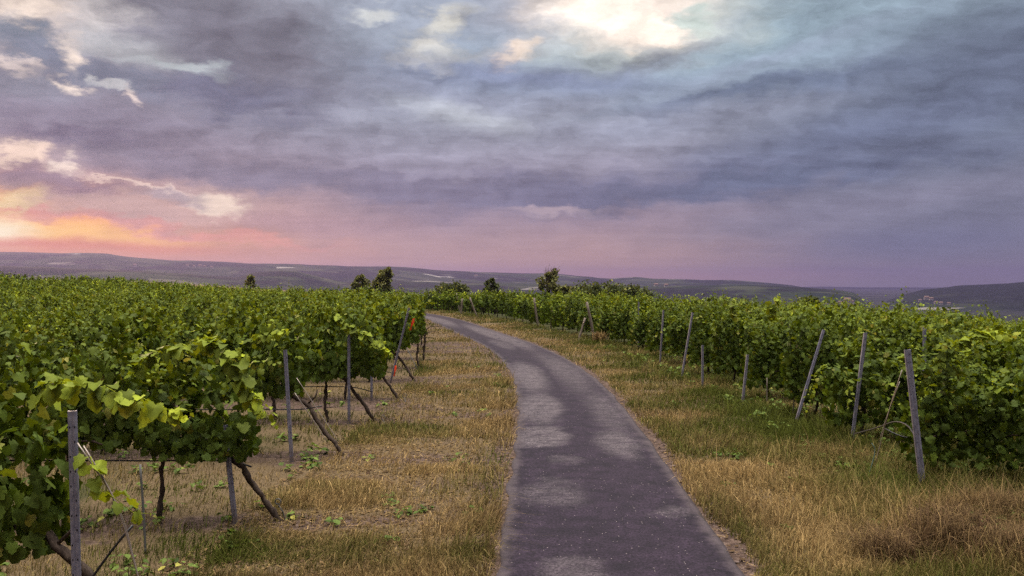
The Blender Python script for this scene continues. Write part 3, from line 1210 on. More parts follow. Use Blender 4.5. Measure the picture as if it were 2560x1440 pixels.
# long young shoots hanging off the front vines on the left
def hanging_shoot(root, pts, seed, youth=.95, size=.115, n=None):
    rng = np.random.default_rng(seed)
    pts = np.asarray(pts, float)
    seg = np.concatenate([[0], np.cumsum(np.linalg.norm(np.diff(pts, axis=0), axis=1))])
    n = n or int(seg[-1] / .026)
    s = np.linspace(0, seg[-1], n)
    path = np.stack([np.interp(s, seg, pts[:, i]) for i in range(3)], 1)
    path += rng.normal(0, .012, path.shape)
    P = shoot_leaves(path, -.9, rng, size, youth, .05)
    P = list(P)
    P[4] = np.clip(P[4] + .45, 0, 1)
    v, f, c = leaves_geom(*P, rng, True)
    mb = MB()
    mb.tube(path[::3], np.linspace(.004, .0015, len(path[::3])), 5)
    nb = len(v)
    V = np.concatenate([v] + mb.v)
    polys = [f, np.concatenate(mb.q) + nb, np.concatenate(mb.t) + nb]
    C = np.concatenate([c, np.tile([.9, .4, 0], (mb.n, 1))])
    loc = np.array(root.location)
    me = mesh_np('hanging_shoot', V - loc, [p for p in polys], [M_LEAF], color=C)
    o = link('shoot', me, root)
    o['label'] = 'long pale green shoot arching out of the row'
    return o


if ('left', 0, 0) in vine_roots:
    hanging_shoot(vine_roots[('left', 0, 0)], [at_px(100, 985, 5.9), at_px(170, 950, 5.7), at_px(250, 965, 5.7), at_px(340, 990, 5.7), at_px(410, 1025, 5.7), at_px(478, 1018, 5.7)], 1)
    hanging_shoot(vine_roots[('left', 0, 0)], [at_px(235, 1135, 6.0), at_px(225, 1170, 6.0), at_px(240, 1215, 6.0), at_px(300, 1260, 6.05), at_px(370, 1290, 6.1)], 8, .7, .10, 16)
hanging_shoot(vine_roots[('left', 1, 0)], [at_px(520, 850, 9.6), at_px(575, 885, 9.3), at_px(610, 945, 9.25), at_px(640, 1005, 9.25), at_px(690, 1058, 9.25)], 2, .95, .145)
hanging_shoot(vine_roots[('left', 1, 0)], [at_px(330, 930, 9.7), at_px(400, 880, 9.5), at_px(480, 860, 9.5), at_px(560, 850, 9.5)], 3, .6, .12)
hanging_shoot(vine_roots[('left', 3, 0)], [at_px(840, 790, 16.8), at_px(910, 840, 16.6), at_px(960, 870, 16.6), at_px(985, 895, 16.6)], 4, .9, .13)
hanging_shoot(vine_roots[('left', 2, 0)], [at_px(620, 850, 13.4), at_px(690, 830, 13.2), at_px(725, 825, 13.2)], 5, .7, .13)
hanging_shoot(vine_roots[('right', 3, 2)], [at_px(1835, 790, 20.2), at_px(1832, 765, 20.2), at_px(1828, 745, 20.2)], 21, .6, .16)
hanging_shoot(vine_roots[('right', 2, 2)], [at_px(1925, 800, 17.5), at_px(1930, 765, 17.5), at_px(1940, 745, 17.5), at_px(1948, 733, 17.5)], 22, .6, .13)
hanging_shoot(vine_roots[('right', 0, 1)], [at_px(2330, 900, 11.6), at_px(2400, 850, 11.6), at_px(2470, 830, 11.7), at_px(2540, 845, 11.7)], 23, .6, .12)

# ------------------------------------------------------------------ posts
def post_mesh(H, w=.055, dpt=.038, broken=False):
    """rolled steel post: a folded channel with punched notches"""
    mb = MB()
    h2 = w / 2
    prof = [(-h2, dpt), (-h2, 0), (-.008, -.004), (0, .006), (.008, -.004), (h2, 0), (h2, dpt), (h2 - .006, dpt), (h2 - .006, .006), (0, .013), (-h2 + .006, .006), (-h2 + .006, dpt)]
    n = len(prof)
    zs = [-.3, H * .5, H]
    v = [(px, py, z) for z in zs for (px, py) in prof]
    q = []
    for i in range(len(zs) - 1):
        for k in range(n):
            k2 = (k + 1) % n
            q.append((i * n + k, i * n + k2, (i + 1) * n + k2, (i + 1) * n + k))
    mb.add(v, q)
    top = (len(zs) - 1) * n
    pr = [(0, 1, 8, 11), (5, 6, 7, 8)]
    mb.add([(prof[a][0], prof[a][1], H) for a in range(n)], [(0, 1, 10, 11), (1, 2, 9, 10), (2, 3, 9, 9), (3, 4, 9, 9), (4, 5, 8, 9), (5, 6, 7, 8)][:2] + [(4, 5, 8, 9), (5, 6, 7, 8)], [(2, 3, 9), (3, 4, 9)])
    z = .16
    j = 0
    while z < H - .03:
        for sx in (-.016, .016) if j % 3 == 0 else ((-.016,) if j % 2 else (.016,)):
            th = np.linspace(0, 2 * math.pi, 7)[:-1]
            vv = [(sx + .0055 * math.cos(a), -.0042 if abs(sx) < .012 else -.0035, z + .009 * math.sin(a)) for a in th]
            mb.add(vv, [(0, 1, 2, 3), (0, 3, 4, 5)], None, 1)
        z += .105
        j += 1
    return mb.mesh('steel_post', [M_POST, M_HOLE])


PM = {1.15: post_mesh(1.15), 1.75: post_mesh(1.75), 1.85: post_mesh(1.85), 1.95: post_mesh(1.95), 2.15: post_mesh(2.15)}
PW = post_mesh(1.9, .075, .05)
post_proto = None


def post(base_xy, H, top_px=None, label='', yaw=None, lean=(0, 0), mesh=None, group=None):
    """base on the ground; lean in metres of the top along x and y"""
    global post_proto
    x, y = base_xy
    if post_proto is None:
        o = link('trellis_post', PM[1.85])
        post_proto = o
    else:
        o = post_proto.copy()
        COL.objects.link(o)
    o.data = mesh or PM[H]
    z = float(gz(x, y))
    o.location = (x, y, z)
    d = Vector((lean[0], lean[1], H)).normalized()
    q = Vector((0, 0, 1)).rotation_difference(d)
    yw = yaw if yaw is not None else R0.normal(0, .25)
    o.rotation_mode = 'QUATERNION'
    from mathutils import Quaternion
    o.rotation_quaternion = q @ Quaternion((0, 0, 1), yw)
    tag(o, label, 'vineyard post', group)
    return o


def from_px(px, py):
    """ground point under a pixel (flat part of the land)"""
    d = FPX * EYE / (py - HOR)
    for _ in range(8):
        x = (px - 1280) / FPX * d
        d = FPX * (EYE - float(gz(x, d))) / (py - HOR)
    return (px - 1280) / FPX * d, d


GPL, GPR = 'steel end posts left of the road', 'steel end posts right of the road'
post((-3.09, 6.05), 1.85, label='dark steel post at bottom left, front vine row, wire tied to it', lean=(-.04, 0), yaw=.25, group=GPL)
post((from_px(590, 1308)[0], 9.78), 1.15, label='short steel post under the second vine row beside a slanting trunk', lean=(-.12, 0), yaw=.1, group=GPL)
post((-3.42, 13.2), 1.75, label='tall bare grey steel post with two tie wires, third row on the left', lean=(-.10, 0), yaw=.1, mesh=PM[1.75], group=GPL)
post((-3.2, 16.7), 1.75, label='steel post in the fourth row on the left, half hidden by leaves', yaw=.1, group=GPL)
post((-3.3, 20.0), 1.75, label='thin steel post in fifth row on the left by small green sprouts', yaw=.1, group=GPL)
tape_post = post((-3.35, 23.45), 2.15, label='slanting grey end post marked with two orange tapes', lean=(.55, -.1), yaw=.2, group=GPL)
# right hand side
post(from_px(2312, 1236), 1.9, mesh=PW, label='large steel post in right foreground with peeling pale face', lean=(-.21, .02), yaw=-.15, group=GPR)
post(from_px(2130, 1116), 1.95, label='leaning grey post with dark holes, second from the right front', lean=(.24, 0), yaw=-.1, group=GPR)
post(from_px(1990, 1060), 1.95, label='strongly tilted grey post leaning right into the leaves', lean=(.62, .1), yaw=-.1, group=GPR)
post(from_px(1857, 1012), 1.15, label='low grey post stub under the leaves behind the tilted post', lean=(.12, 0), yaw=0, group=GPR)
post(from_px(1757, 972), 1.15, label='low pale post stub standing upright under the vine canopy', lean=(0, 0), yaw=0, group=GPR)
post(from_px(1704, 948), 1.95, label='slim post leaning right with its foot pale in the grass', lean=(.33, 0), yaw=0, group=GPR)
post(from_px(1650, 915), 1.85, label='slim dark post with grey top above leaves, mid right', lean=(.12, 0), yaw=0, group=GPR)
post(from_px(1597, 872), 1.95, label='straight slim post before a gap in the right vines', lean=(0, 0), yaw=0, group=GPR)
post((8.0, 17.0 - .5), 1.95, label='post top showing between leaves far right', lean=(.0, 0), yaw=0, group='posts inside the right vine rows')


def wood_post(a, b, r, label, group=None):
    mb = MB()
    a = np.array(a, float)
    b = np.array(b, float)
    u = (b - a) / np.linalg.norm(b - a)
    rng = np.random.default_rng(int(abs(a[0] * 100)) + 3)
    P_ = np.array([a - u * .25 + (b - a + u * .25) * t for t in np.linspace(0, 1, 6)]) - a
    mb.tube(P_ + rng.normal(0, r * .12, P_.shape), np.linspace(r * 1.1, r * .9, 6), 8, 0, .06, rng)
    o = link('wooden_post', mb.mesh('wooden_post', [M_WOOD], True))
    o.location = a
    tag(o, label, 'vineyard post', group)
    return o


GWP = 'wooden posts along the far right verge'


def gpx(px, py, dz=0.0):
    x, y = from_px(px, py)
    return np.array([x, y, float(gz(x, y)) + dz])


def up_px(px, py, base):
    return at_px(px, py, base[1])


for (bx, by, tx, ty, r, lab) in [
        (1488, 852, 1467, 755, .065, 'pale wooden end post leaning left beside dry grass clump'),
        (1345, 818, 1335, 745, .07, 'pale wooden post leaning left at the bend of the road'),
        (1192, 792, 1174, 744, .07, 'short wooden post leaning left near the far vine row'),
        (1153, 786, 1155, 746, .08, 'whitish thick upright post near the far vine row'),
        (1149, 780, 1141, 733, .06, 'farthest thin wooden post with its top above the leaves')]:
    b = gpx(bx, by)
    wood_post(b, up_px(tx, ty, b), r, lab, GWP)
b = gpx(1447, 852)
wood_post(b, at_px(1463, 795, b[1] + .1), .055, 'slanting wooden brace propped against the pale end post')
b = gpx(1982, 1045)
wood_post(b, at_px(1990, 955, b[1]), .014, 'thin dry stick standing by the tilted grey post')
b = gpx(1918, 1012)
wood_post(b, at_px(1918, 945, b[1]), .013, 'thin dry stake tied to a vine trunk on the right')

# ------------------------------------------------------------------ wires, hoses, anchors, tape
def rope(name, paths, r, mat, label, cat, group=None, sides=6):
    mb = MB()
    o0 = np.array(paths[0][0], float)
    for p in paths:
        p = np.asarray(p, float)
        seg = np.concatenate([[0], np.cumsum(np.linalg.norm(np.diff(p, axis=0), axis=1))])
        n = max(3, min(60, int(seg[-1] / .12)))
        s = np.linspace(0, seg[-1], n)
        q = np.stack([np.interp(s, seg, p[:, i]) for i in range(3)], 1)
        for _ in range(2):
            q[1:-1] = (q[:-2] + q[1:-1] * 2 + q[2:]) / 4
        mb.tube(q - o0, r, sides)
    o = link(name, mb.mesh(name, [mat], True), loc=o0)
    return tag(o, label, cat, group)


g1 = np.array([-2.52, 6.1, 0])
g1[2] = float(gz(g1[0], g1[1]))
rope('guy_wire', [[at_px(192, 1108, 6.0), at_px(300, 1265, 6.05), g1], [at_px(207, 1115, 6.0), at_px(290, 1250, 6.04), g1 + (.02, .01, 0)]], .0055, M_WIRE, 'pale twisted wire slanting down from bottom left post', 'guy wire', 'guy wires of end posts')
ga = gpx(836, 1152)
rope('guy_wire', [[at_px(741, 945, 13.3), at_px(835, 1088, 13.35), at_px(850, 1110, 13.4)], [at_px(736, 982, 13.3), at_px(790, 1062, 13.35), at_px(820, 1110, 13.4)]], .006, M_WIRE, 'two pale tie wires slanting from bare tall left post', 'guy wire', 'guy wires of end posts')
gb = gpx(2200, 1105)
rope('guy_wire', [[at_px(2256, 925, 11.6), at_px(2225, 1020, 11.8), at_px(2205, 1100, 12.0), at_px(2188, 1165, 12.1)], [at_px(2250, 955, 11.6), at_px(2215, 1050, 11.9), at_px(2198, 1110, 12.0)]], .006, M_WIRE, 'brown tie wires slanting left from the peeling right post', 'guy wire', 'guy wires of end posts')


def row_hose(y, x0, x1, z, sag, label, end=None):
    xs = np.linspace(x0, x1, 12)
    p = [(x, y, float(land(x, y)) + z - sag * abs(math.sin(i * 1.3))) for i, x in enumerate(xs)]
    if end is not None:
        p += [tuple(e) for e in end]
    return rope('drip_hose', [p], .010, M_HOSE, label, 'drip hose', 'black drip hoses along vine rows')


row_hose(6.22, -6.0, -3.3, .34, .02, 'black drip hose low behind the bottom left post', [at_px(300, 1345, 6.3), at_px(330, 1315, 6.3)])
row_hose(9.86, -7.5, -3.25, .74, .015, 'black drip hose along second left row, reaching the slanting trunk', [at_px(600, 1152, 9.85), at_px(628, 1168, 9.85)])
row_hose(13.55, -10, -3.35, .78, .015, 'black drip hose along the third left row behind the bare post', [at_px(770, 1022, 13.5), at_px(805, 1015, 13.4)])
row_hose(17.0, -12, -3.1, .72, .015, 'black drip hose along the fourth left row', [at_px(930, 980, 17)])
row_hose(20.4, -14, -3.2, .82, .015, 'black drip hose along the fifth left row ending by orange tape', [at_px(970, 938, 20.3), at_px(985, 932, 20.2)])
rope('drip_hose', [[at_px(2140, 1085, 13.6), at_px(2200, 1068, 12.6), at_px(2240, 1052, 12.0), at_px(2275, 1062, 11.6), at_px(2292, 1095, 11.4), at_px(2300, 1150, 11.35)],
                   [at_px(2210, 1070, 12.2), at_px(2250, 1095, 12.0), at_px(2310, 1102, 11.9), at_px(2450, 1115, 11.8)]], .011, M_HOSE, 'looped black hose beside the peeling right post', 'drip hose', 'black drip hoses along vine rows')


def anchor(foot, top, ring_r, label):
    mb = MB()
    foot = np.array(foot, float)
    top = np.array(top, float)
    mb.tube([foot - (0, 0, .15) - foot, (foot + top) / 2 - foot + (.01, 0, 0), top - foot], .007, 6)
    th = np.linspace(0, 2 * math.pi, 13)
    ring = np.stack([np.sin(th) * ring_r, 0 * th, ring_r - np.cos(th) * ring_r], 1) + (top - foot)
    mb.tube(ring, .007, 6)
    o = link('anchor_rod', mb.mesh('anchor_rod', [M_ROD], True), loc=foot)
    return tag(o, label, 'anchor rod', 'ground anchors with ring heads')


anchor(gpx(716, 1302), at_px(694, 1262, 9.95), .033, 'rusty ring-headed anchor in the soil by second row trunk')
anchor(gpx(962, 1062), at_px(957, 1050, 17.1), .045, 'small ring-headed anchor beside the fourth row trunk')
anchor(gpx(1013, 1008), at_px(1011, 995, 20.1), .05, 'small ring-headed anchor beside the fifth row trunk')
rope('anchor_rod', [[gpx(2168, 1212), at_px(2180, 1160, 11.9), at_px(2198, 1115, 12.0), at_px(2200, 1106, 12.0), at_px(2192, 1102, 12.0), at_px(2180, 1108, 12.0)]], .008, plain('green_rod', (.03, .06, .045), .6), 'dark green hooked rod stuck in the weeds on the right', 'anchor rod')
b = gpx(363, 1386)
rope('support_stake', [[b - (0, 0, .1), at_px(357, 1280, b[1]), at_px(349, 1162, b[1])]], .012, M_ROD, 'thin grey stake standing alone between the front left rows', 'stake')
rope('rusty_rod', [[at_px(1003, 845, 24.9), at_px(1022, 880, 24.6), at_px(1044, 925, 24.4)]], .012, M_ROD, 'thin dark rod slanting from the tape-marked post to the soil', 'rod')


def tape(pts, w, label):
    pts = np.asarray(pts, float)
    o0 = pts[0]
    mb = MB()
    n = len(pts)
    for face, off in ((0, 0.0), (1, .004)):
        v = []
        for i, p in enumerate(pts):
            ww = w * (.75 + .25 * math.sin(i * 2.1))
            v += [p - o0 + (-ww, off, 0), p - o0 + (ww, off + .01, 0)]
        q = [(2 * i, 2 * i + 1, 2 * i + 3, 2 * i + 2) for i in range(n - 1)]
        mb.add(v, q if face == 0 else [a[::-1] for a in q])
    o = link('marker_tape', mb.mesh('marker_tape', [M_TAPE], True), loc=o0)
    return tag(o, label, 'marker tape', 'orange marker tapes on the slanting post')


tape([at_px(1035, 796, 23.1), at_px(1032, 806, 23.08), at_px(1028, 817, 23.1), at_px(1025, 826, 23.12)], .038, 'bright orange tape fluttering from the slanting post top')
tape([at_px(989, 914, 23.2), at_px(988, 924, 23.18), at_px(986, 933, 23.18), at_px(985, 941, 23.2)], .028, 'faded orange tape low on the slanting post foot')

# ------------------------------------------------------------------ grass, weeds, stones
def scatter(rng, n, y0, y1, tfun):
    """more points where the picture needs them: density falls with distance"""
    u = rng.random(n)
    y = 1.0 / (1.0 / y0 + u * (1.0 / y1 - 1.0 / y0))
    t = tfun(rng, n)
    x = road_x(y) + t * np.sqrt(1 + np.interp(y, _yd, _slope) ** 2)
    return x, y, t


def build_grass():
    rng = np.random.default_rng(5)
    X, Y, T = [], [], []
    # left verge, right verge, between the left rows, below the right rows
    for n, y0, y1, f in ((150000, 6.8, 80, lambda r, n: -(1.22 + 2.9 * r.random(n) ** .85)),
                         (135000, 7.0, 84, lambda r, n: 1.17 + 3.7 * r.random(n) ** .95),
                         (70000, 5.0, 34, lambda r, n: -(4.0 + 7 * r.random(n) ** 1.3)),
                         (80000, 7.0, 40, lambda r, n: 3.6 + 6 * r.random(n) ** 1.3)):
        x, y, t = scatter(rng, n, y0, y1, f)
        X.append(x)
        Y.append(y)
        T.append(t)
    x, y, t = map(np.concatenate, (X, Y, T))
    # tufts: two blades in three gather round random centres
    m = rng.random(len(x)) < .66
    idx = np.argsort(y)
    cen = rng.random(len(x)) < .035
    ids = np.where(cen)[0]
    ids = ids[np.argsort(y[ids])]
    near_i = np.clip(np.searchsorted(y[ids], y) + rng.integers(-25, 25, len(x)), 0, len(ids) - 1)
    c_ = ids[near_i]
    ok = m & (np.abs(x[c_] - x) < 1.2)
    sprd = rng.gamma(2.0, .03, len(x)) * (1 + .02 * y)
    an = rng.uniform(0, 6.283, len(x))
    x = np.where(ok, x[c_] + np.cos(an) * sprd, x)
    y = np.where(ok, y[c_] + np.sin(an) * sprd, y)
    t = road_t(x, y)
    patch = fbm(x * .38, y * 1.2, 77, 4)
    bare = np.where(t < 0, patch > rng.normal(-.03, .04, len(x)), fbm(x * .6, y * .6, 78, 3) > rng.normal(.2, .06, len(x)))
    inside = np.abs(t) < 1.2 + rng.uniform(-.04, .10, len(x)) + np.where(t > 0, .06 + .22 * fbm(y * .9, y * 0, 12, 3) * 2, -0.03 + .10 * fbm(y * 1.7, y * 0, 19, 3) * 2)
    keep = ~(bare & (rng.random(len(x)) < .85)) & ~inside & (np.abs(x) < y * .66 + .6)
    x, y, t = x[keep], y[keep], t[keep]
    n = len(x)
    g = sstep(np.where(t > 0, t, 0), 1.6, 3.4) * .58 + sstep(-t, 3.2, 4.6) * .55 + 2.4 * fbm(x * .6, y * .8, 44, 4) + .26 + .22 * np.exp(-((np.abs(t) - 1.5) / .25) ** 2)
    g = g + rng.normal(0, .22, n)
    corner = np.exp(-(np.minimum(x - 4.9, 0) / .8) ** 2 - ((y - 8.9) / 1.3) ** 2) * (x > 2.8)
    g = g - 1.1 * corner
    green = np.clip(g, 0, 1)
    brown = np.clip(.15 + 1.2 * fbm(x * .5, y * .5, 91, 3) + rng.normal(0, .2, n) + .55 * corner, 0, 1)
    tall = np.clip(.75 + 1.6 * fbm(x * .9, y * .9, 61, 3), .3, 1.5)
    h = rng.gamma(4.0, .036, n) * tall * np.where(t < 0, .62, .76) * (1 + .5 * sstep(t, 2.0, 3.5)) * (1 + .55 * corner) + .03
    h = h * np.where((t < 0) & (t > -2.1), 1.45, 1.0)
    h = np.minimum(h, .50)
    w = (.0017 + .00026 * y) * rng.uniform(.6, 1.4, n)
    z = gz(x, y) - .015
    ang = rng.uniform(0, 2 * math.pi, n)
    # common lean with the wind plus a spread
    lean = np.stack([np.cos(ang), np.sin(ang)], 1) * rng.uniform(.1, 1.0, n)[:, None] + np.array([.18, -.08]) + .5 * np.stack([fbm(x, y, 3, 2), fbm(x, y, 8, 2)], 1)
    flat = rng.random(n) < .18
    lean[flat] *= 2.4
    P0 = np.stack([x, y, z], 1)
    mid = P0 + np.stack([lean[:, 0] * h * .35, lean[:, 1] * h * .35, h * .6], 1)
    tip = P0 + np.stack([lean[:, 0] * h, lean[:, 1] * h, h * np.where(flat, .45, .95)], 1)
    sd2 = np.stack([np.cos(ang + 1.3), np.sin(ang + 1.3) * .4, np.zeros(n)], 1)
    v = np.stack([P0 - sd2 * w[:, None], P0 + sd2 * w[:, None], mid + sd2 * w[:, None] * .8, mid - sd2 * w[:, None] * .8, tip], 1).reshape(-1, 3)
    b = np.arange(n)[:, None] * 5
    q = b + np.array([[0, 1, 2, 3]])
    tr = b + np.array([[3, 2, 4]])
    col = np.stack([green, rng.random(n), brown], 1).repeat(5, 0)
    me = mesh_np('grass', v, [q, tr], [M_GRASS], color=col)
    tag(link('grass', me), 'dry straw-coloured and green grass of both verges', 'grass', kind='stuff')

    # fallen straw and dead leaves lying on the soil
    n = 15000
    x, y, t = scatter(rng, n, 6.5, 45, lambda r, n: np.where(r.random(n) < .75, -(1.2 + 3.2 * r.random(n)), 1.2 + 3.0 * r.random(n)))
    z = gz(x, y) + .012
    a = rng.uniform(0, math.pi, n)
    L = rng.uniform(.04, .16, n)
    w = (.0016 + .00022 * y) * rng.uniform(.7, 1.4, n)
    dx = np.stack([np.cos(a) * L, np.sin(a) * L, rng.normal(0, .018, n)], 1)
    sx = np.stack([-np.sin(a) * w, np.cos(a) * w, np.zeros(n)], 1)
    P0 = np.stack([x, y, z], 1)
    v = np.stack([P0 - sx, P0 + sx, P0 + dx + sx, P0 + dx - sx], 1).reshape(-1, 3)
    q = np.arange(n * 4).reshape(-1, 4)
    w_leaf = rng.random(n) < .4
    sx[w_leaf] *= 5
    dx[w_leaf] *= .45
    v = np.stack([P0 - sx, P0 + sx, P0 + dx + sx * .7, P0 + dx - sx * .6], 1).reshape(-1, 3)
    col = np.stack([np.zeros(n), rng.uniform(.2, 1, n), np.where(w_leaf, rng.uniform(.6, 1, n), rng.random(n) ** 2)], 1).repeat(4, 0)
    me = mesh_np('fallen_straw', v, [q], [M_GRASS], color=col)
    tag(link('fallen_straw', me), 'loose dry straw lying on the soil beside the road', 'straw', kind='stuff')


def build_gravel():
    rng = np.random.default_rng(15)
    n = 3600
    x, y, t = scatter(rng, n, 6.8, 40, lambda r, n: np.where(r.random(n) < .45, -(1.15 + 3.4 * r.random(n)), np.where(r.random(n) < .75, 1.16 + .30 * r.random(n) ** 1.4, 1.2 + 3 * r.random(n))))
    edge = np.abs(np.abs(t) - 1.3) < .22
    keep = edge | ((t < 0) & (fbm(x * .38, y * 1.2, 77, 4) > .02))
    extra = rng.random(n) < .16
    keep = keep & ~(edge & extra)
    x, y, t = x[keep], y[keep], t[keep]
    n = len(x)
    r = np.minimum(rng.gamma(1.8, .0032, n) + .003, .04)
    octv = np.array([(1, 0, 0), (0, 1, 0), (-1, 0, 0), (0, -1, 0), (0, 0, .7), (0, 0, -.6), (.7, .7, .3), (-.7, .6, .3), (-.6, -.7, .3), (.7, -.6, .3)], float)
    tri = np.array([(4, 6, 7), (4, 7, 8), (4, 8, 9), (4, 9, 6), (0, 1, 6), (6, 1, 7), (7, 1, 2), (7, 2, 8), (2, 3, 8), (8, 3, 9), (9, 3, 0), (9, 0, 6), (1, 0, 5), (2, 1, 5), (3, 2, 5), (0, 3, 5)])
    sc = rng.uniform(.6, 1.3, (n, 1, 3)) * r[:, None, None]
    jit = rng.uniform(.75, 1.2, (n, len(octv), 1))
    th = rng.uniform(0, 6.28, n)
    v = octv[None] * jit * sc
    c, s = np.cos(th)[:, None], np.sin(th)[:, None]
    v = np.stack([v[..., 0] * c - v[..., 1] * s, v[..., 0] * s + v[..., 1] * c, v[..., 2]], -1)
    v += np.stack([x, y, gz(x, y) + r * .25], 1)[:, None, :]
    f = (np.arange(n)[:, None, None] * len(octv) + tri[None]).reshape(-1, 3)
    me = mesh_np('gravel', v.reshape(-1, 3), [f], [M_STONE])
    tag(link('gravel', me), 'pale pebbles on the bare soil and road edges', 'gravel', kind='stuff')


def build_weeds():
    """low broad-leaved weeds under the rows"""
    rng = np.random.default_rng(25)
    acc = []
    def patch(n, y0, y1, f, lo, hi):
        x, y, t = scatter(rng, n, y0, y1, f)
        keep = (fbm(x * 1.1, y * 1.1, 55, 3) > -.02) & (np.abs(x) < y * .66 + .5)
        x, y = x[keep], y[keep]
        m = 9
        x = x.repeat(m) + rng.normal(0, .05, len(x) * m)
        y = y.repeat(m) + rng.normal(0, .05, len(y) * m)
        k = len(x)
        a = rng.uniform(0, 6.28, k)
        pos = np.stack([x, y, gz(x, y) + rng.uniform(lo, hi, k)], 1)
        tip = np.stack([np.cos(a), np.sin(a), rng.uniform(-.3, .5, k)], 1)
        nor = np.stack([-np.cos(a) * .4, -np.sin(a) * .4, np.ones(k)], 1) + rng.normal(0, .25, (k, 3))
        acc.append((pos, tip, nor, rng.uniform(.03, .075, k) * (1 + y * .02), rng.uniform(0, .7, k)))
    patch(900, 8, 36, lambda r, n: 3.6 + 5 * r.random(n) ** 1.4, .02, .16)
    patch(260, 5.5, 28, lambda r, n: -(4.0 + 6 * r.random(n) ** 1.3), .02, .12)
    patch(80, 7, 30, lambda r, n: np.where(r.random(n) < .5, 1.8 + 2 * r.random(n), -(1.5 + 2.4 * r.random(n))), .01, .08)
    P = [np.concatenate([a[i] for a in acc]) for i in range(5)]
    v, f, c = leaves_geom(*P, rng, full=False)
    me = mesh_np('weeds', v, [f], [M_WEED], color=c)
    tag(link('weeds', me), 'low green broad-leaved weeds under the vine rows', 'weeds', kind='stuff')


build_grass()
build_gravel()
build_weeds()


def dry_tuft(px, py, n, H, spread, label, seed, brown=.25, foot=.12, thick=1.0):
    rng = np.random.default_rng(seed)
    b0 = gpx(px, py)
    a = rng.uniform(0, 6.28, n)
    h = H * rng.uniform(.5, 1.0, n)
    w = rng.uniform(.008, .016, n) * thick
    base = np.stack([rng.normal(0, foot, n), rng.normal(0, foot, n), np.zeros(n) - .02], 1)
    ln = np.stack([np.cos(a), np.sin(a)], 1) * (spread * rng.uniform(.2, 1, n))[:, None]
    mid = base + np.stack([ln[:, 0] * .4, ln[:, 1] * .4, h * .7], 1)
    tip = base + np.stack([ln[:, 0], ln[:, 1], h * rng.uniform(.6, 1, n)], 1)
    s = np.stack([-np.sin(a) * w, np.cos(a) * w, np.zeros(n)], 1)
    v = np.stack([base - s, base + s, mid + s * .8, mid - s * .8, tip], 1).reshape(-1, 3)
    k = np.arange(n)[:, None] * 5
    col = np.stack([np.zeros(n), rng.random(n), np.clip(rng.normal(brown, .22, n), 0, 1)], 1).repeat(5, 0)
    o = link('grass_tuft', mesh_np('grass_tuft', v, [k + np.array([[0, 1, 2, 3]]), k + np.array([[3, 2, 4]])], [M_GRASS], color=col), loc=b0)
    tag(o, label, 'grass tuft')


dry_tuft(1500, 858, 260, .75, .55, 'bushy clump of dry yellow grass at the pale wooden post', 3)
for (px, py, n, H, sp, ft, lab, sd_) in [(2230, 1405, 800, .46, .55, .16, 'tangled red-brown brush beside a dark hollow, bottom right', 31), (2385, 1350, 1000, .46, .46, .2, 'dense brown dry brush below the peeling right post', 32),
                                     (2520, 1395, 1000, .46, .44, .2, 'brown dry brush in the extreme bottom right corner', 33), (2500, 1300, 800, .42, .4, .2, 'brown dry brush at the foot of the right front vines', 34)]:
    dry_tuft(px, py, n, H, sp, lab, sd_, .72, ft, .28)

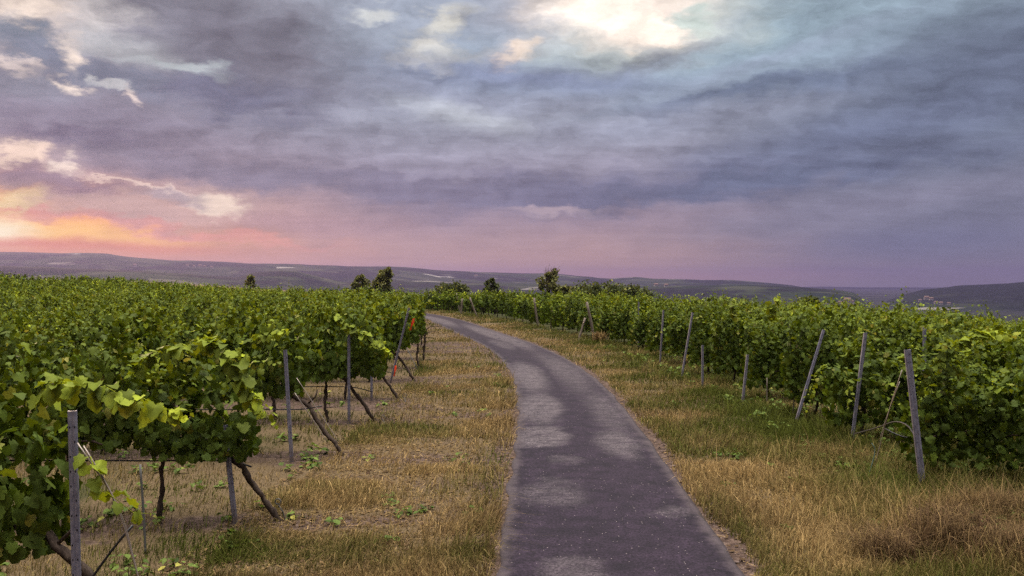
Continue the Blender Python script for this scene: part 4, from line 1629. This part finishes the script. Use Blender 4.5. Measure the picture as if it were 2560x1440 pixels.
# ------------------------------------------------------------------ trees beyond the vines
def tree(px, ytop, hw, depth, label, mat, seed, shape='round', n=2600, dead=0, lean=0.0, leaf=.30):
    rng = np.random.default_rng(seed)
    x = (px - 1280) / FPX * depth
    zb = float(gz(x, depth))
    ztop = EYE - (ytop - HOR) / FPX * depth
    H = ztop - zb
    W = hw / FPX * depth
    root = thing('tree', (x, depth, zb), label, 'tree', 'trees beyond the vines')
    mb = MB()
    trunk = np.array([(0, 0, -.2), (.05 * W, 0, H * .25), (lean * W * .5, .1, H * .5), (lean * W, 0, H * .85)])
    r0 = max(.09, H * .028)
    mb.tube(trunk, [r0, r0 * .8, r0 * .55, r0 * .2], 7, 0, .1, rng)
    centres = []
    nl = 11
    for i in range(nl):
        f = (i + .5) / nl
        z = max(H * .12, H - W * (.45 if shape == 'round' else .15) - (.5 if shape == 'round' else 2.0) * W * (1 - f))
        a = i * 2.4 + rng.uniform(-.4, .4)
        if shape == 'cone':
            rad_ = W * (1.05 - .8 * f)
        elif shape == 'column':
            rad_ = W * (1.15 - .5 * f) * rng.uniform(.6, 1)
        else:
            rad_ = W * (.80 + .2 * math.sin(math.pi * f)) * rng.uniform(.6, 1.0)
        c = np.array([math.cos(a) * rad_ * .75 + lean * W * f, math.sin(a) * rad_ * .75, z])
        s = np.array([np.interp(z - H * .2, trunk[:, 2], trunk[:, k]) for k in range(3)])
        mb.tube([s, (s + c) / 2 + (0, 0, .1), c], [r0 * .35, r0 * .22, r0 * .1], 5, 0, .1, rng)
        centres.append((c, max(.35, rad_ * .55)))
    for i in range(dead):
        s = trunk[2] + rng.normal(0, .2, 3) * (W, W, H * .1)
        e = np.array([rng.normal(lean * W, W * .5), rng.normal(0, W * .4), H * rng.uniform(.84, 1.04)])
        mb.tube([s, (s + e) / 2 + rng.normal(0, .1, 3), e], [.04, .028, .014], 4)
        for _ in range(3):
            m_ = s + (e - s) * rng.uniform(.5, .95)
            mb.tube([m_, m_ + rng.normal(0, .22, 3) + (0, 0, .4)], [.018, .010], 4)
    link('trunk', mb.mesh('tree_trunk', [M_BARK], True), root)
    top = .78 if dead else 1.0
    pos = []
    per = n // len(centres)
    for (c, r) in centres:
        if dead and c[2] > H * .90:
            continue
        d = unit(rng.normal(0, 1, (per, 3)))
        r = r * rng.uniform(.75, 1.2)
        rr = r * rng.uniform(.35, 1.08, (per, 1)) * (1 + .35 * np.sin(d[:, :1] * 5 + seed) * np.cos(d[:, 2:3] * 6))
        pos.append(c + d * rr * (1, 1, .72 if shape == 'round' else .95))
    pos = np.concatenate(pos)
    pos = pos[pos[:, 2] < H * 1.02]
    k = len(pos)
    tip = rng.normal(0, 1, (k, 3)) + (0, 0, -.3)
    nor = rng.normal(0, .6, (k, 3)) + (0, 0, .8)
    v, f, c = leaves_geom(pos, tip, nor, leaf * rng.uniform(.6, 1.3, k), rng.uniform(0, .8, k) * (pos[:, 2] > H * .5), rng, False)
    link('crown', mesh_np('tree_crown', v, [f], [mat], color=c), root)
    return root


tree(626, 688, 12, 150, 'small scraggly tree alone above the left vines', M_TREE_OLIVE, 1, 'cone', 520, leaf=.3)
tree(900, 683, 38, 165, 'cone-shaped green tree left of a taller leaning one', M_TREE_OLIVE, 2, 'cone', 2400, leaf=.38)
tree(952, 670, 27, 165, 'tall leaning tree with a narrow ragged top', M_TREE_OLIVE, 3, 'column', 2400, lean=.5, leaf=.38)
tree(1130, 695, 46, 128, 'low wide dark tree behind the far vine row', M_TREE, 4, 'round', 2400)
tree(1226, 692, 38, 124, 'dark pointed tree behind the bend', M_TREE, 5, 'cone', 2400)
tree(1368, 664, 29, 122, 'olive bushy tree with dead bare twigs on top', M_TREE_OLIVE, 6, 'column', 1100, dead=13, lean=.3)
tree(1405, 708, 24, 122, 'small olive bush right of the dead-topped tree', M_TREE_OLIVE, 7, 'round', 900)
tree(1482, 690, 66, 126, 'widest dark spreading tree over the right vines', M_TREE, 8, 'round', 3400)
tree(1575, 698, 56, 126, 'low dark tree at the right end of the tree line', M_TREE, 9, 'round', 2600)
tree(2027, 738, 26, 70, 'small dark round bush over the right vines', M_TREE, 10, 'round', 1500, leaf=.2)

# ------------------------------------------------------------------ houses in the valley
M_WALL = plain('lime_wall', (.38, .35, .33), .9, .2, 0, .08, .2)
M_ROOF = plain('clay_roof', (.12, .075, .062), .9, .2, 0, .2, .5)
_hw = MB()
_hw.add([(-6, -4, -3), (6, -4, -3), (6, 4, -3), (-6, 4, -3), (-6, -4, 5), (6, -4, 5), (6, 4, 5), (-6, 4, 5), (-6, 0, 8.6), (6, 0, 8.6)],
        [(0, 1, 5, 4), (2, 3, 7, 6)], None)
_hw.add([(-6, -4, -3), (-6, 4, -3), (-6, -4, 5), (-6, 4, 5), (-6, 0, 8.6), (6, -4, -3), (6, 4, -3), (6, -4, 5), (6, 4, 5), (6, 0, 8.6)],
        [(1, 0, 2, 3), (5, 6, 8, 7)], [(3, 2, 4), (7, 8, 9)])
HW = _hw.mesh('house_wall', [M_WALL])
_hr = MB()
_hr.add([(-6.5, -4.6, 4.7), (6.5, -4.6, 4.7), (6.5, 0, 8.9), (-6.5, 0, 8.9), (-6.5, 4.6, 4.7), (6.5, 4.6, 4.7),
         (-6.5, -4.6, 5.1), (6.5, -4.6, 5.1), (6.5, 0, 9.3), (-6.5, 0, 9.3), (-6.5, 4.6, 5.1), (6.5, 4.6, 5.1)],
        [(1, 0, 3, 2), (5, 2, 3, 4), (6, 7, 8, 9), (9, 8, 11, 10), (0, 1, 7, 6), (4, 10, 11, 5)])
HR = _hr.mesh('house_roof', [M_ROOF])
rh = np.random.default_rng(8)
house0 = None
places = [(2118, 757, 1.6), (2130, 759, 1.0), (2100, 761, .9), (2143, 762, .9), (2254, 752, 1.2), (2316, 749, 1.4), (2328, 751, 1.2), (2340, 760, 1.0), (2352, 762, 1.1), (2372, 762, .9), (2300, 754, .9),
          (338, 667, 1.7), (470, 668, 1.5), (486, 669, 1.3), (500, 668, 1.4), (512, 670, 1.4), (530, 671, 1.3), (1190, 693, 1.6), (1640, 716, 1.3), (1665, 717, 1.2)]


def hill_spot(px, py):
    """first place where the line of sight through a pixel meets the far land"""
    az = math.atan((px - 1280) / FPX)
    r = np.arange(1500, 9000, 8.0)
    zr = EYE - (py - HOR) / FPX * r * math.cos(az)
    hz = np.maximum(hill_height(np.full(r.shape, az), r), land(r * math.sin(az), r * math.cos(az)))
    i = np.argmax(zr <= hz)
    return r[i] * math.sin(az), r[i] * math.cos(az), hz[i]


for i, (px, py, s) in enumerate(places):
    hx, hy, hz = hill_spot(px, py)
    lab = ('tiny pale house in the far valley on the right' if px > 2000 else 'tiny pale house on the hillside behind the left vines' if px < 900 else 'tiny pale house on the hillside behind the road')
    grp = 'valley houses on the right' if px > 2000 else 'houses on the left hillside' if px < 900 else 'houses on the middle hillside'
    if house0 is None:
        root = thing('house', (0, 0, 0), lab, 'house', grp)
        w_ = link('wall', HW, root)
        r_ = link('roof', HR, root)
        house0 = (root, w_, r_)
    else:
        root = house0[0].copy()
        COL.objects.link(root)
        root['label'] = lab
        root['group'] = grp
        copy_part(house0[1], root)
        copy_part(house0[2], root)
    root.location = (hx, hy, hz + 1.0)
    root.rotation_euler = (0, 0, rh.uniform(-.6, .6))
    root.scale = (s, s, s)

# ------------------------------------------------------------------ the evening air
hz_ = MB()
hz_.box((-15600, -15600, -146), (15600, 15600, 235))
mh, N, out = new_mat('evening_haze')
pv = N.new('ShaderNodeVolumePrincipled')
pv.inputs['Color'].default_value = (0.31, 0.275, 0.54, 1)
pv.inputs['Density'].default_value = 0.000085
pv.inputs['Anisotropy'].default_value = 0.62
N.l.new(pv.outputs[0], out.inputs['Volume'])
haze = link('haze', hz_.mesh('haze', [mh]))
tag(haze, 'thin violet evening haze over the valley and hills', 'haze', kind='stuff')
